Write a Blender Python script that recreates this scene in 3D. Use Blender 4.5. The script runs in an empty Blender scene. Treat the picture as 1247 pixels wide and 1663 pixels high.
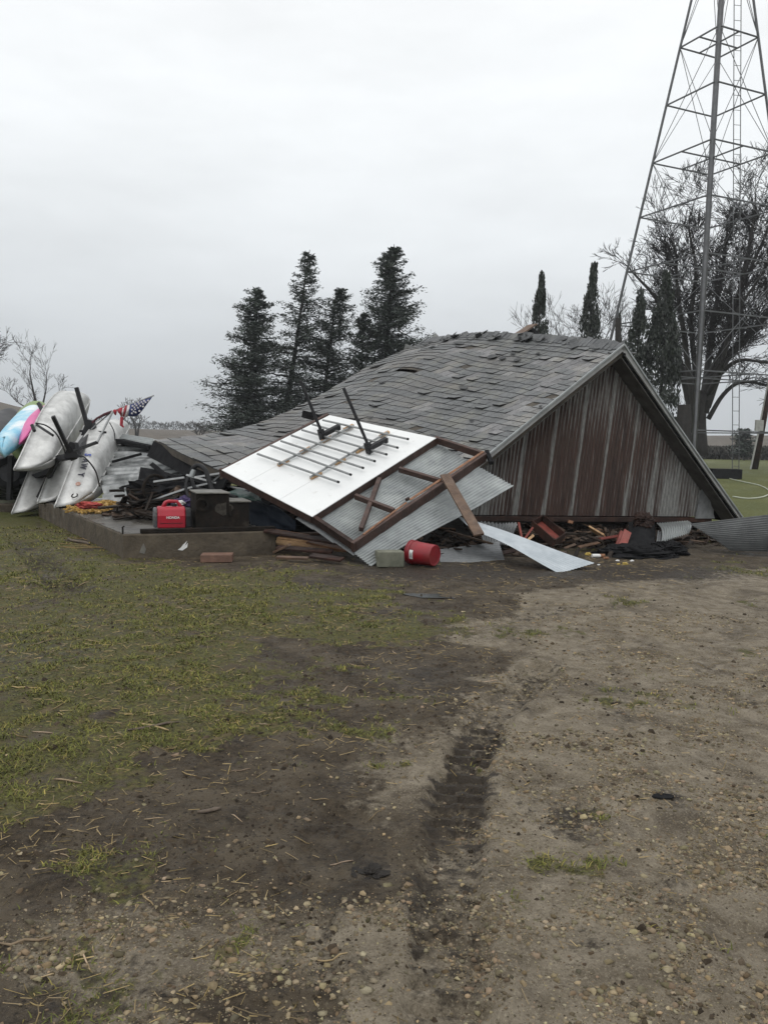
import bpy, math, random
import numpy as np
from math import radians, cos, sin, pi, sqrt, atan2, tan
from mathutils import Vector

random.seed(7); rng = np.random.default_rng(7)
sc = bpy.context.scene
COL = sc.collection

# ------------------------------------------------------------------ camera
FPX, CX, CY, HC = 1340.0, 623.5, 831.5, 1.65
_p, _r = radians(5.27), radians(1.3)
cf = np.array([0, cos(_p), -sin(_p)]); _u0 = np.array([0, sin(_p), cos(_p)]); _r0 = np.array([1.0, 0, 0])
cr = cos(_r) * _r0 + sin(_r) * _u0; cu = cos(_r) * _u0 - sin(_r) * _r0
CAM = np.array([0, 0, HC])
cam_d = bpy.data.cameras.new('camera'); cam = bpy.data.objects.new('camera', cam_d); COL.objects.link(cam)
cam_d.sensor_fit = 'HORIZONTAL'; cam_d.sensor_width = 36; cam_d.lens = 36 * FPX / 1247
cam_d.clip_start = .05; cam_d.clip_end = 4000
from mathutils import Matrix
cam.matrix_world = Matrix(((cr[0], cu[0], -cf[0], 0), (cr[1], cu[1], -cf[1], 0), (cr[2], cu[2], -cf[2], HC), (0, 0, 0, 1)))
sc.camera = cam

# ------------------------------------------------------------------ sky and sun (overcast)
SUN_EL, SUN_AZ = radians(52), radians(200)
w = bpy.data.worlds.new('World'); sc.world = w; w.use_nodes = True
nt = w.node_tree; nt.nodes.clear()
def nd(nt, t, **k):
    n = nt.nodes.new(t)
    for a, b in k.items():
        if a in n.inputs.keys() if isinstance(a, str) else False: n.inputs[a].default_value = b
        else: setattr(n, a, b)
    return n
out = nd(nt, 'ShaderNodeOutputWorld'); bg = nd(nt, 'ShaderNodeBackground')
sky = nd(nt, 'ShaderNodeTexSky', sky_type='NISHITA', sun_disc=False, sun_elevation=SUN_EL, sun_rotation=SUN_AZ)
hsv = nd(nt, 'ShaderNodeHueSaturation'); hsv.inputs['Saturation'].default_value = .12; hsv.inputs['Value'].default_value = 1.0
nt.links.new(sky.outputs[0], hsv.inputs['Color'])
tc = nd(nt, 'ShaderNodeTexCoord'); sep = nd(nt, 'ShaderNodeSeparateXYZ'); nt.links.new(tc.outputs['Generated'], sep.inputs[0])
ramp = nd(nt, 'ShaderNodeValToRGB'); nt.links.new(sep.outputs['Z'], ramp.inputs[0])
el = ramp.color_ramp.elements
el[0].position = 0.0; el[0].color = (5.7, 6.05, 6.35, 1)
el[1].position = 1.0; el[1].color = (12.6, 12.7, 12.7, 1)
for pos, c in ((.10, (6.5, 6.85, 7.15)), (.22, (8.3, 8.65, 8.9)), (.36, (9.7, 10.0, 10.2)), (.5, (10.3, 10.5, 10.65))):
    e = el.new(pos); e.color = (*c, 1)
mp = nd(nt, 'ShaderNodeMapping'); mp.inputs['Scale'].default_value = (1.2, 1.2, 4.2); nt.links.new(tc.outputs['Generated'], mp.inputs[0])
cn = nd(nt, 'ShaderNodeTexNoise'); cn.inputs['Scale'].default_value = 1.9; cn.inputs['Detail'].default_value = 6; cn.inputs['Roughness'].default_value = .55
nt.links.new(mp.outputs[0], cn.inputs['Vector'])
cm = nd(nt, 'ShaderNodeMapRange'); cm.inputs['From Min'].default_value = .3; cm.inputs['From Max'].default_value = .7
cm.inputs['To Min'].default_value = .885; cm.inputs['To Max'].default_value = 1.075; nt.links.new(cn.outputs[0], cm.inputs[0])
mul = nd(nt, 'ShaderNodeMix', data_type='RGBA', blend_type='MULTIPLY'); mul.inputs['Factor'].default_value = 1
nt.links.new(ramp.outputs[0], mul.inputs['A']); nt.links.new(cm.outputs[0], mul.inputs['B'])
mx = nd(nt, 'ShaderNodeMix', data_type='RGBA'); mx.inputs['Factor'].default_value = .92
nt.links.new(hsv.outputs[0], mx.inputs['A']); nt.links.new(mul.outputs['Result'], mx.inputs['B'])
nt.links.new(mx.outputs['Result'], bg.inputs[0]); bg.inputs[1].default_value = .1
nt.links.new(bg.outputs[0], out.inputs[0])
sun_d = bpy.data.lights.new('sun', 'SUN'); sun = bpy.data.objects.new('sun', sun_d); COL.objects.link(sun)
sun_d.energy = .5; sun_d.angle = radians(40); sun_d.color = (1, .97, .93)
_sd = Vector((sin(SUN_AZ) * cos(SUN_EL), cos(SUN_AZ) * cos(SUN_EL), sin(SUN_EL)))
sun.rotation_euler = _sd.to_track_quat('Z', 'Y').to_euler()
sc.view_settings.view_transform = 'Standard'; sc.view_settings.look = 'None'
sc.view_settings.exposure = .14; sc.view_settings.gamma = 1

# ------------------------------------------------------------------ measuring helpers (turn photo measurements into world points)
def ray(x, y): return cf + (x - CX) / FPX * cr + (CY - y) / FPX * cu
def at(x, y, Y):
    d = ray(x, y); return CAM + d * (Y / d[1])
def G(x, y, z=0.0):
    d = ray(x, y); return CAM + d * ((z - HC) / d[2])
def onplane(x, y, P, n):
    d = ray(x, y); return CAM + d * (((P - CAM) @ n) / (d @ n))
def lerp(a, b, t): return a + (b - a) * t
def A3(*a): return np.array(a, float)
def nrm(v): v = np.asarray(v, float); return v / (np.linalg.norm(v) + 1e-12)
def sstep(a, b, x):
    t = np.clip((x - a) / (b - a), 0, 1); return t * t * (3 - 2 * t)

# ------------------------------------------------------------------ mesh helpers
class MB:
    def __init__(s): s.v = []; s.f = []; s.c = []; s.col = (1, 1, 1)
    def add(s, vs, fs, col=None):
        o = len(s.v); s.v += [tuple(map(float, q)) for q in vs]; s.f += [tuple(i + o for i in f) for f in fs]
        s.c += [col or s.col] * len(vs); return s
    def box(s, o, a, b, c, col=None):        # centre and three half-axes
        o, a, b, c = map(np.asarray, (o, a, b, c))
        if np.dot(np.cross(a, b), c) < 0: a = -a
        vs = [o + i * a + j * b + k * c for k in (-1, 1) for j in (-1, 1) for i in (-1, 1)]
        return s.add(vs, [(0, 2, 3, 1), (4, 5, 7, 6), (0, 1, 5, 4), (2, 6, 7, 3), (0, 4, 6, 2), (1, 3, 7, 5)], col)
    def beam(s, p, q, wd, ht, up=(0, 0, 1), col=None):
        p, q = np.asarray(p, float), np.asarray(q, float); d = nrm(q - p)
        sd = np.cross(d, up)
        if np.linalg.norm(sd) < 1e-6: sd = np.cross(d, (0, 1, 0))
        sd = nrm(sd); u = np.cross(sd, d)
        return s.box((p + q) / 2, (q - p) / 2, sd * wd / 2, u * ht / 2, col)
    def tube(s, pts, r, n=8, col=None, cap=True):
        pts = [np.asarray(q, float) for q in pts]; m = len(pts)
        rs = r if hasattr(r, '__len__') else [r] * m
        vs = []; fs = []; ref = None
        for i in range(m):
            d = nrm(pts[min(i + 1, m - 1)] - pts[max(i - 1, 0)])
            if ref is None: ref = np.array([0, 0, 1.0]) if abs(d[2]) < .9 else np.array([1.0, 0, 0])
            a = nrm(np.cross(d, ref)); b = np.cross(a, d); ref = b if abs(d @ b) < .99 else ref
            for k in range(n):
                t = 2 * pi * k / n; vs.append(pts[i] + rs[i] * (cos(t) * a + sin(t) * b))
        for i in range(m - 1):
            for k in range(n):
                fs.append((i * n + k, i * n + (k + 1) % n, (i + 1) * n + (k + 1) % n, (i + 1) * n + k))
        if cap: fs += [tuple(range(n))[::-1], tuple(range((m - 1) * n, m * n))]
        return s.add(vs, fs, col)
    def lathe(s, p, q, prof, n=24, col=None):   # prof: (t along p->q, radius)
        p, q = np.asarray(p, float), np.asarray(q, float); d = q - p; dn = nrm(d)
        a = nrm(np.cross(dn, (0, 0, 1) if abs(dn[2]) < .9 else (1, 0, 0))); b = np.cross(dn, a); vs = []; fs = []
        for t, r in prof:
            for k in range(n): vs.append(p + d * t + r * (cos(2 * pi * k / n) * a + sin(2 * pi * k / n) * b))
        for i in range(len(prof) - 1):
            for k in range(n): fs.append((i * n + k, i * n + (k + 1) % n, (i + 1) * n + (k + 1) % n, (i + 1) * n + k))
        return s.add(vs, fs, col)
    def grid(s, P, th=0, col=None):              # P: (m, n, 3); th: thickness along averaged normal, closed
        P = np.asarray(P, float); m, n = P.shape[:2]
        idx = lambda i, j: i * n + j
        fs = [(idx(i, j), idx(i + 1, j), idx(i + 1, j + 1), idx(i, j + 1)) for i in range(m - 1) for j in range(n - 1)]
        if not th: return s.add(P.reshape(-1, 3), fs, col)
        N = np.cross(np.gradient(P, axis=0), np.gradient(P, axis=1)); N /= np.linalg.norm(N, axis=2, keepdims=True) + 1e-12
        Q = P - N * th; o = m * n
        vs = list(P.reshape(-1, 3)) + list(Q.reshape(-1, 3))
        fs += [tuple(o + k for k in f[::-1]) for f in fs]
        br = [idx(0, j) for j in range(n)] + [idx(i, n - 1) for i in range(1, m)] + [idx(m - 1, j) for j in range(n - 2, -1, -1)] + [idx(i, 0) for i in range(m - 2, 0, -1)]
        for k in range(len(br)):
            a, b = br[k], br[(k + 1) % len(br)]; fs.append((a, b, b + o, a + o))
        return s.add(vs, fs, col)
    def prism(s, pts, off, col=None):            # planar polygon extruded by vector off
        pts = [np.asarray(q, float) for q in pts]; n = len(pts); off = np.asarray(off, float)
        vs = pts + [q + off for q in pts]
        fs = [tuple(range(n))[::-1], tuple(range(n, 2 * n))] + [(i, (i + 1) % n, n + (i + 1) % n, n + i) for i in range(n)]
        return s.add(vs, fs, col)
    def build(s, name, m, parent=None, smooth=False, bevel=0):
        me = bpy.data.meshes.new(name)
        o = bpy.data.objects.new(name, me); COL.objects.link(o)
        V = np.array(s.v, float)
        if parent is not None:
            base = np.array(wloc(parent)); o.parent = parent
        else:
            base = np.array([(V[:, 0].min() + V[:, 0].max()) / 2, (V[:, 1].min() + V[:, 1].max()) / 2, V[:, 2].min()]); o.location = base
        o['_base'] = tuple(base)
        me.from_pydata((V - base).tolist(), [], s.f)
        ca = me.color_attributes.new('col', 'FLOAT_COLOR', 'POINT')
        ca.data.foreach_set('color', np.array([(c[0], c[1], c[2], 1) for c in s.c], 'f').ravel())
        if smooth: me.polygons.foreach_set('use_smooth', [True] * len(me.polygons))
        me.materials.append(m); me.update()
        if bevel:
            b = o.modifiers.new('bevel', 'BEVEL'); b.width = bevel; b.segments = 2; b.limit_method = 'ANGLE'; b.angle_limit = radians(40)
        return o
def wloc(o): return tuple(o['_base'])
def thing(name, label, cat, loc, group=None):
    o = bpy.data.objects.new(name, None); COL.objects.link(o); o.location = tuple(map(float, loc)); o['_base'] = tuple(map(float, loc))
    o.empty_display_size = .2
    return tag(o, label, cat, group)
def tag(o, label, cat, group=None, kind=None):
    o['label'] = label; o['category'] = cat
    if group: o['group'] = group
    if kind: o['kind'] = kind
    return o
def struct(o, label, kind='structure'):
    o['kind'] = kind; o['label'] = label; o['category'] = o.name.replace('_', ' '); return o
def copy_tree(o, parent=None):
    c = o.copy(); COL.objects.link(c)
    if parent: c.parent = parent
    for ch in [x for x in COL.objects if x.parent == o]: copy_tree(ch, c)
    return c

# ------------------------------------------------------------------ numpy noise
def _h(ix, iy, s):
    n = (ix * 374761393 + iy * 668265263 + s * 974711) & 0x7fffffff
    n = ((n ^ (n >> 13)) * 1274126177) & 0x7fffffff
    return ((n ^ (n >> 16)) & 0xffff) / 65535.0
def vnoise(x, y, s=0):
    x = np.asarray(x, float); y = np.asarray(y, float)
    ix = np.floor(x).astype(np.int64); iy = np.floor(y).astype(np.int64); fx = x - ix; fy = y - iy
    fx = fx * fx * (3 - 2 * fx); fy = fy * fy * (3 - 2 * fy)
    a, b, c, d = _h(ix, iy, s), _h(ix + 1, iy, s), _h(ix, iy + 1, s), _h(ix + 1, iy + 1, s)
    return (a + (b - a) * fx) * (1 - fy) + (c + (d - c) * fx) * fy
def fbm(x, y, s=0, o=4):
    t = 0; a = .5; n = 0
    for k in range(o):
        t = t + a * vnoise(x * 2 ** k, y * 2 ** k, s + k * 17); n += a; a *= .5
    return t / n

# ------------------------------------------------------------------ materials
def mat(name, c1, c2=None, scale=6, rough=.6, r2=None, bump=0, bscale=None, metal=0, stretch=(1, 1, 1), detail=8, usecol=False, lo=.35, hi=.65,
        c3=None, s3=2, lo3=.5, hi3=.7, spec=.5, bdist=.02, coord='Object'):
    m = bpy.data.materials.new(name); m.use_nodes = True; t = m.node_tree; t.nodes.clear()
    o = nd(t, 'ShaderNodeOutputMaterial'); b = nd(t, 'ShaderNodeBsdfPrincipled'); t.links.new(b.outputs[0], o.inputs[0])
    tc = nd(t, 'ShaderNodeTexCoord'); mp = nd(t, 'ShaderNodeMapping'); mp.inputs['Scale'].default_value = stretch
    t.links.new(tc.outputs[coord], mp.inputs[0])
    def noise(sc_, det=detail):
        n = nd(t, 'ShaderNodeTexNoise'); n.inputs['Scale'].default_value = sc_; n.inputs['Detail'].default_value = det; n.inputs['Roughness'].default_value = .6
        t.links.new(mp.outputs[0], n.inputs['Vector']); return n
    def rng_(src, a, bb, ta=0, tb=1):
        r = nd(t, 'ShaderNodeMapRange'); r.inputs['From Min'].default_value = a; r.inputs['From Max'].default_value = bb
        r.inputs['To Min'].default_value = ta; r.inputs['To Max'].default_value = tb; t.links.new(src, r.inputs[0]); return r.outputs[0]
    def mixc(fac, A, B, bt='MIX'):
        x = nd(t, 'ShaderNodeMix', data_type='RGBA', blend_type=bt)
        for v, key in ((fac, 'Factor'), (A, 'A'), (B, 'B')):
            if hasattr(v, 'is_output'): t.links.new(v, x.inputs[key])
            else: x.inputs[key].default_value = v if key == 'Factor' else (*v[:3], 1)
        return x.outputs['Result']
    c2 = c2 or tuple(q * .75 for q in c1)
    n1 = noise(scale); c = mixc(rng_(n1.outputs[0], lo, hi), c1, c2)
    if c3: c = mixc(rng_(noise(s3).outputs[0], lo3, hi3), c, c3)
    if usecol:
        a = nd(t, 'ShaderNodeVertexColor', layer_name='col'); c = mixc(1.0, c, a.outputs[0], 'MULTIPLY')
    t.links.new(c, b.inputs['Base Color'])
    if r2 is not None: t.links.new(rng_(noise(scale * .7).outputs[0], .35, .65, rough, r2), b.inputs['Roughness'])
    else: b.inputs['Roughness'].default_value = rough
    b.inputs['Metallic'].default_value = metal; b.inputs['Specular IOR Level'].default_value = spec
    if bump:
        bn = nd(t, 'ShaderNodeBump'); bn.inputs['Strength'].default_value = bump; bn.inputs['Distance'].default_value = bdist
        t.links.new(noise(bscale or scale * 3).outputs[0], bn.inputs['Height']); t.links.new(bn.outputs[0], b.inputs['Normal'])
    m['_h'] = 1
    return m
M = {}
M['shingle'] = mat('weathered_shingle', (.142, .146, .149), (.088, .092, .096), 22, .55, .8, .8, 70, usecol=True, c3=(.155, .155, .142), s3=2.2, lo3=.5, hi3=.66, bdist=.012)
M['deck'] = mat('old_roof_deck', (.085, .07, .052), (.035, .029, .023), 5, .8, stretch=(1, 1, 1), bump=.4)
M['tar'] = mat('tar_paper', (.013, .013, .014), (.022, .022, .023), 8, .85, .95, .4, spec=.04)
M['rake'] = mat('weathered_trim', (.33, .335, .33), (.22, .22, .215), 7, .6, .8, .3, 30)
M['soffit'] = mat('grey_soffit', (.12, .115, .105), (.07, .067, .06), 6, .7, spec=.18)
M['darkwood'] = mat('dark_wet_wood', (.05, .030, .024), (.022, .014, .012), 9, .45, .7, .4, 40, c3=(.075, .035, .025), s3=3, spec=.18)
M['stud'] = mat('old_brown_stud', (.085, .045, .034), (.045, .025, .02), 10, .5, .75, .4, 45, stretch=(1, 1, 1))
M['freshwood'] = mat('fresh_split_wood', (.27, .125, .058), (.15, .068, .034), 12, .5, .75, .4, 45)
M['palewood'] = mat('pale_split_wood', (.55, .36, .19), (.36, .21, .11), 14, .6, .8, .4, 45)
M['brownboard'] = mat('brown_board', (.16, .10, .065), (.085, .052, .035), 10, .55, .8, .4, 45)
M['redpaint'] = mat('old_red_paint', (.26, .055, .04), (.16, .04, .03), 9, .5, .75, .3, 30)
M['alum'] = mat('dull_canoe_aluminium', (.62, .62, .605), (.40, .40, .39), 3.5, .42, .62, .5, 4, metal=.5, c3=(.74, .74, .725), s3=2.6, bdist=.03)
M['galv'] = mat('galvanised_sheet', (.36, .38, .38), (.22, .235, .235), 3, .38, .6, .15, 20, metal=.5, c3=(.44, .46, .45), s3=1.6)
M['galvdull'] = mat('dull_galvanised_sheet', (.27, .28, .285), (.13, .135, .14), 3, .45, .65, .2, 20, metal=.35, c3=(.36, .37, .37), s3=1.4)
M['sheetdark'] = mat('dark_weathered_sheet', (.13, .135, .135), (.07, .073, .074), 3, .5, .7, .2, 20, metal=.3)
M['tinsheet'] = mat('old_tin_sheet', (.30, .31, .31), (.10, .105, .105), 4, .32, .5, .15, 20, metal=.7, stretch=(1, 1, 1), c3=(.42, .43, .43), s3=2.5)
M['galvbright'] = mat('bright_sheet', (.50, .54, .57), (.37, .41, .44), 4, .4, .6, .15, 20, metal=.3)
M['steel'] = mat('grey_tower_steel', (.13, .133, .14), (.085, .088, .094), 3, .5, .7, metal=.2)
M['riser'] = mat('grey_riser_pipe', (.12, .117, .125), (.08, .08, .087), 2, .5, .7)
M['conduit'] = mat('grey_conduit', (.30, .31, .31), (.22, .225, .225), 8, .35, .5, metal=.6)
M['blackmetal'] = mat('black_steel', (.018, .018, .02), (.03, .03, .032), 9, .38, .55, spec=.18)
M['rustblack'] = mat('rusty_black_steel', (.013, .012, .011), (.026, .020, .016), 7, .65, .9, .3, c3=(.055, .048, .04), s3=3.2, lo3=.6, hi3=.72, spec=.07)
M['tin'] = mat('grey_tin_lid', (.22, .21, .185), (.10, .096, .085), 7, .45, .65, metal=.2)
M['rubber'] = mat('black_rubber', (.012, .012, .013), (.02, .02, .021), 9, .45, .6, spec=.18)
M['white'] = mat('white_board', (.82, .83, .82), (.76, .77, .765), 1.6, .38, .5, c3=(.58, .57, .54), s3=7, lo3=.62, hi3=.82)
M['red'] = mat('red_plastic', (.42, .012, .03), (.33, .01, .025), 6, .3, .42)
M['bucket'] = mat('red_bucket_plastic', (.27, .010, .018), (.18, .008, .014), 5, .32, .5, c3=(.2, .02, .02), s3=3)
M['vent'] = mat('grey_plastic', (.10, .10, .105), (.06, .06, .065), 12, .5)
M['paintwhite'] = mat('white_marking', (.78, .78, .76), (.7, .7, .68), 8, .5)
M['inkblue'] = mat('blue_marking', (.05, .09, .38), (.07, .11, .45), 20, .5)
M['inkdark'] = mat('dark_marking', (.03, .03, .05), (.05, .05, .07), 20, .5)
M['inkred'] = mat('faded_red_marking', (.42, .20, .15), (.5, .36, .30), 30, .5)
M['concrete'] = mat('old_wet_concrete', (.118, .096, .069), (.056, .045, .033), 3.6, .6, .85, .8, 16, c3=(.19, .172, .14), s3=2.6, lo3=.6, hi3=.72, spec=.25)
M['wetslab'] = mat('wet_slab_top', (.10, .09, .075), (.045, .04, .034), 2.6, .12, .5, .15, 25)
M['block'] = mat('concrete_block', (.19, .19, .145), (.11, .115, .085), 7, .8, .9, .5, 30)
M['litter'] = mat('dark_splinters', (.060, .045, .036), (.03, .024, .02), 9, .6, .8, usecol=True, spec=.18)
M['clod'] = mat('black_clod', (.03, .026, .022), (.015, .013, .012), 40, .8, spec=.2)
M['crumb'] = mat('mud_crumb', (.055, .042, .030), (.028, .022, .016), 20, .85, usecol=True, spec=.15)
M['ash'] = mat('grey_ash_stain', (.075, .068, .058), (.035, .031, .027), 18, .85, spec=.1)
M['brick'] = mat('wet_brown_brick', (.20, .11, .075), (.12, .065, .045), 9, .5, .7, .5, 40)
M['bark'] = mat('dark_bark', (.030, .026, .024), (.017, .015, .014), 6, .8, .9, .6, 20)
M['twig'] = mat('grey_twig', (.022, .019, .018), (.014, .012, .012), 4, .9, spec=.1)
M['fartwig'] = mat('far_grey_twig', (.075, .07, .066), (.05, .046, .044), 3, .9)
M['needle'] = mat('dark_needles', (.092, .112, .094), (.055, .070, .060), 1.5, .6, usecol=True)
M['cedar'] = mat('dark_cedar_scales', (.028, .036, .026), (.016, .022, .016), 2, .65, usecol=True)
M['brush'] = mat('brown_brush', (.06, .055, .045), (.035, .032, .027), 1, .9, usecol=True)
M['blade'] = mat('winter_grass_blade', (.172, .172, .044), (.090, .104, .028), 3, .7, usecol=True, spec=.12)
M['straw'] = mat('corn_straw', (.50, .38, .20), (.33, .245, .13), 30, .7, .85, usecol=True, spec=.15)
M['stone'] = mat('limestone_pebble', (.30, .255, .18), (.20, .165, .115), 30, .75, .9, .3, 90, usecol=True, spec=.15)
M['stick'] = mat('grey_stick', (.15, .115, .085), (.08, .06, .045), 20, .7, .9, .4)
M['kayakblue'] = mat('light_blue_kayak', (.20, .52, .70), (.55, .72, .78), 2.0, .35, .5, lo=.42, hi=.6, c3=(.80, .83, .84), s3=1.3, lo3=.54, hi3=.66)
M['kayakgreen'] = mat('green_kayak', (.22, .30, .11), (.17, .24, .09), 3, .4, .5)
M['kayakpink'] = mat('pink_kayak', (.70, .13, .36), (.60, .10, .30), 3, .35, .5)
M['kayakblack'] = mat('black_kayak', (.02, .02, .022), (.03, .03, .033), 3, .35, .5, spec=.18)
M['navy'] = mat('navy_tarp', (.012, .018, .030), (.02, .028, .042), 5, .45, .65, .3, spec=.18)
M['green_tarp'] = mat('green_tarp', (.05, .10, .085), (.03, .065, .055), 7, .4, .6, .3, c3=(.16, .23, .21), s3=6, lo3=.6, hi3=.7)
M['purple'] = mat('purple_cloth', (.075, .05, .14), (.04, .03, .08), 9, .8)
M['yellow'] = mat('yellow_plastic', (.45, .32, .07), (.35, .25, .05), 9, .5)
M['redcloth'] = mat('red_cloth', (.45, .07, .06), (.3, .05, .04), 9, .8)
M['corn'] = mat('yellow_corn', (.52, .33, .10), (.38, .22, .065), 20, .55, usecol=True)
M['hose'] = mat('pale_hose', (.50, .52, .42), (.4, .43, .36), 9, .5)
M['flagblue'] = mat('flag_blue', (.022, .035, .12), (.03, .045, .15), 6, .7)
M['flagred'] = mat('flag_red', (.40, .03, .045), (.3, .025, .04), 6, .7)
M['flagdark'] = mat('wet_flag_cloth', (.10, .022, .03), (.05, .018, .022), 14, .8)
M['flagwhite'] = mat('flag_white', (.72, .70, .70), (.6, .56, .57), 6, .7)
M['puddle'] = mat('puddle_water', (.012, .011, .010), (.02, .018, .016), 4, .04, .1, .06, 12)
M['meter'] = mat('grey_meter_box', (.42, .42, .40), (.34, .34, .32), 6, .5)

def attr_mat(name, build):
    m = bpy.data.materials.new(name); m.use_nodes = True; t = m.node_tree; t.nodes.clear()
    o = nd(t, 'ShaderNodeOutputMaterial'); b = nd(t, 'ShaderNodeBsdfPrincipled'); t.links.new(b.outputs[0], o.inputs[0])
    class K: pass
    k = K(); k.t = t; k.b = b
    k.tc = nd(t, 'ShaderNodeTexCoord')
    def noise(scale, det=6, stretch=None, rough=.6, coord='Object', dist=0):
        n = nd(t, 'ShaderNodeTexNoise'); n.inputs['Scale'].default_value = scale; n.inputs['Detail'].default_value = det; n.inputs['Roughness'].default_value = rough
        n.inputs['Distortion'].default_value = dist
        if stretch:
            mp = nd(t, 'ShaderNodeMapping'); mp.inputs['Scale'].default_value = stretch; t.links.new(k.tc.outputs[coord], mp.inputs[0]); t.links.new(mp.outputs[0], n.inputs['Vector'])
        else: t.links.new(k.tc.outputs[coord], n.inputs['Vector'])
        return n.outputs[0]
    def rg(s, a, c, ta=0, tb=1):
        r = nd(t, 'ShaderNodeMapRange'); r.inputs['From Min'].default_value = a; r.inputs['From Max'].default_value = c
        r.inputs['To Min'].default_value = ta; r.inputs['To Max'].default_value = tb; t.links.new(s, r.inputs[0]); return r.outputs[0]
    def mix(fac, A, B, bt='MIX'):
        x = nd(t, 'ShaderNodeMix', data_type='RGBA', blend_type=bt)
        for v, key in ((fac, 'Factor'), (A, 'A'), (B, 'B')):
            if hasattr(v, 'is_output'): t.links.new(v, x.inputs[key])
            else: x.inputs[key].default_value = v if key == 'Factor' else (*v[:3], 1)
        return x.outputs['Result']
    def mth(op, a, c=None):
        x = nd(t, 'ShaderNodeMath', operation=op)
        for i, v in enumerate((a, c)):
            if v is None: continue
            if hasattr(v, 'is_output'): t.links.new(v, x.inputs[i])
            else: x.inputs[i].default_value = v
        return x.outputs[0]
    def attr(n):
        a = nd(t, 'ShaderNodeVertexColor', layer_name=n); s = nd(t, 'ShaderNodeSeparateColor'); t.links.new(a.outputs[0], s.inputs[0]); return s.outputs
    k.noise, k.rg, k.mix, k.mth, k.attr = noise, rg, mix, mth, attr
    build(k); return m

def g_build(k):
    gr, gv, dk = k.attr('mask')
    ft = k.attr('far')
    n1 = k.noise(26, 8); n2 = k.noise(3.1, 6); n3 = k.noise(95, 4); n4 = k.noise(9, 8)
    mud = k.mix(k.rg(n1, .35, .65), (.072, .055, .037), (.027, .0205, .0145))
    mud = k.mix(k.rg(n2, .4, .62), mud, (.10, .08, .056))
    tan_ = k.mix(k.rg(n4, .30, .68), (.268, .228, .171), (.140, .116, .083))
    nl = k.noise(2.3, 9, rough=.7, dist=.6); tan_ = k.mix(k.rg(nl, .47, .63), tan_, (.088, .070, .050))
    n5 = k.noise(210, 3); n6 = k.noise(45, 6)
    tan_ = k.mix(k.rg(n3, .55, .72), tan_, (.31, .27, .20))
    tan_ = k.mix(k.rg(n3, .42, .3), tan_, (.08, .062, .042)); tan_ = k.mix(k.rg(n6, .60, .70), tan_, (.065, .05, .034)); tan_ = k.mix(k.rg(n5, .6, .75), tan_, (.34, .29, .21))
    mud = k.mix(k.rg(n5, .62, .75), mud, (.20, .17, .12)); mud = k.mix(k.rg(n6, .56, .66), mud, (.024, .019, .014))
    gs = k.mix(k.rg(n6, .38, .6), (.115, .109, .033), (.045, .042, .017))
    gs = k.mix(k.rg(n4, .52, .68), gs, (.135, .105, .06)); gs = k.mix(k.rg(k.noise(1.7, 8, rough=.7), .52, .64), gs, (.085, .068, .045))
    jit = k.mth('SUBTRACT', k.noise(21, 9, rough=.75), .5)
    gf = k.rg(k.mth('ADD', gv, k.mth('MULTIPLY', jit, 1.3)), .38, .62)
    rf = k.rg(k.mth('ADD', gr, k.mth('MULTIPLY', jit, 1.1)), .34, .6)
    c = k.mix(gf, mud, tan_); c = k.mix(rf, c, gs)
    nb = k.noise(17, 9, rough=.72)
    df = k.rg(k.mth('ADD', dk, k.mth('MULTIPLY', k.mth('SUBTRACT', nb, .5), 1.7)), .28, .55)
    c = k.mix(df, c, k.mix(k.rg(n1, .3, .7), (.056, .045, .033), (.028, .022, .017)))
    lawn = k.mix(k.rg(k.noise(.35, 8), .35, .65), (.115, .118, .036), (.080, .092, .028))
    field = k.mix(k.rg(k.noise(.06, 10, stretch=(1, 3, 1)), .35, .65), (.115, .095, .072), (.075, .062, .048))
    c = k.mix(ft[0], c, lawn); c = k.mix(ft[1], c, field)
    k.t.links.new(c, k.b.inputs['Base Color'])
    rough = k.rg(k.mth('ADD', n4, k.mth('MULTIPLY', dk, -.35)), .25, .6, .42, .9); k.t.links.new(rough, k.b.inputs['Roughness'])
    k.b.inputs['Specular IOR Level'].default_value = .16
    bn = nd(k.t, 'ShaderNodeBump'); bn.inputs['Strength'].default_value = .9; bn.inputs['Distance'].default_value = .03
    k.t.links.new(k.mth('ADD', n1, k.mth('MULTIPLY', n3, .5)), bn.inputs['Height']); k.t.links.new(bn.outputs[0], k.b.inputs['Normal'])
M['ground'] = attr_mat('ground_mud_grass_gravel', g_build)

def rust_build(k):      # attribute col: r = across position in metres / 8, g = height fraction, b = rust amount
    ac, up, ru = k.attr('col')
    n = k.noise(14, 8, stretch=(1, 1, .06)); n2 = k.noise(2.2, 6); n3 = k.noise(60, 4, stretch=(1, 1, .15))
    galv = k.mix(k.rg(n3, .3, .7), (.27, .27, .255), (.12, .12, .113))
    rust = k.mix(k.rg(n, .35, .65), (.070, .036, .026), (.030, .018, .014))
    rust = k.mix(k.rg(n2, .5, .7), rust, (.060, .038, .028))
    f = k.rg(k.mth('ADD', ru, k.mth('MULTIPLY', k.mth('SUBTRACT', n, .5), 1.0)), .35, .65)
    c = k.mix(f, galv, rust); k.t.links.new(c, k.b.inputs['Base Color'])
    k.b.inputs['Roughness'].default_value = .6; k.b.inputs['Metallic'].default_value = .15
M['rustwall'] = attr_mat('rusty_corrugated_wall', rust_build)

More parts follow.
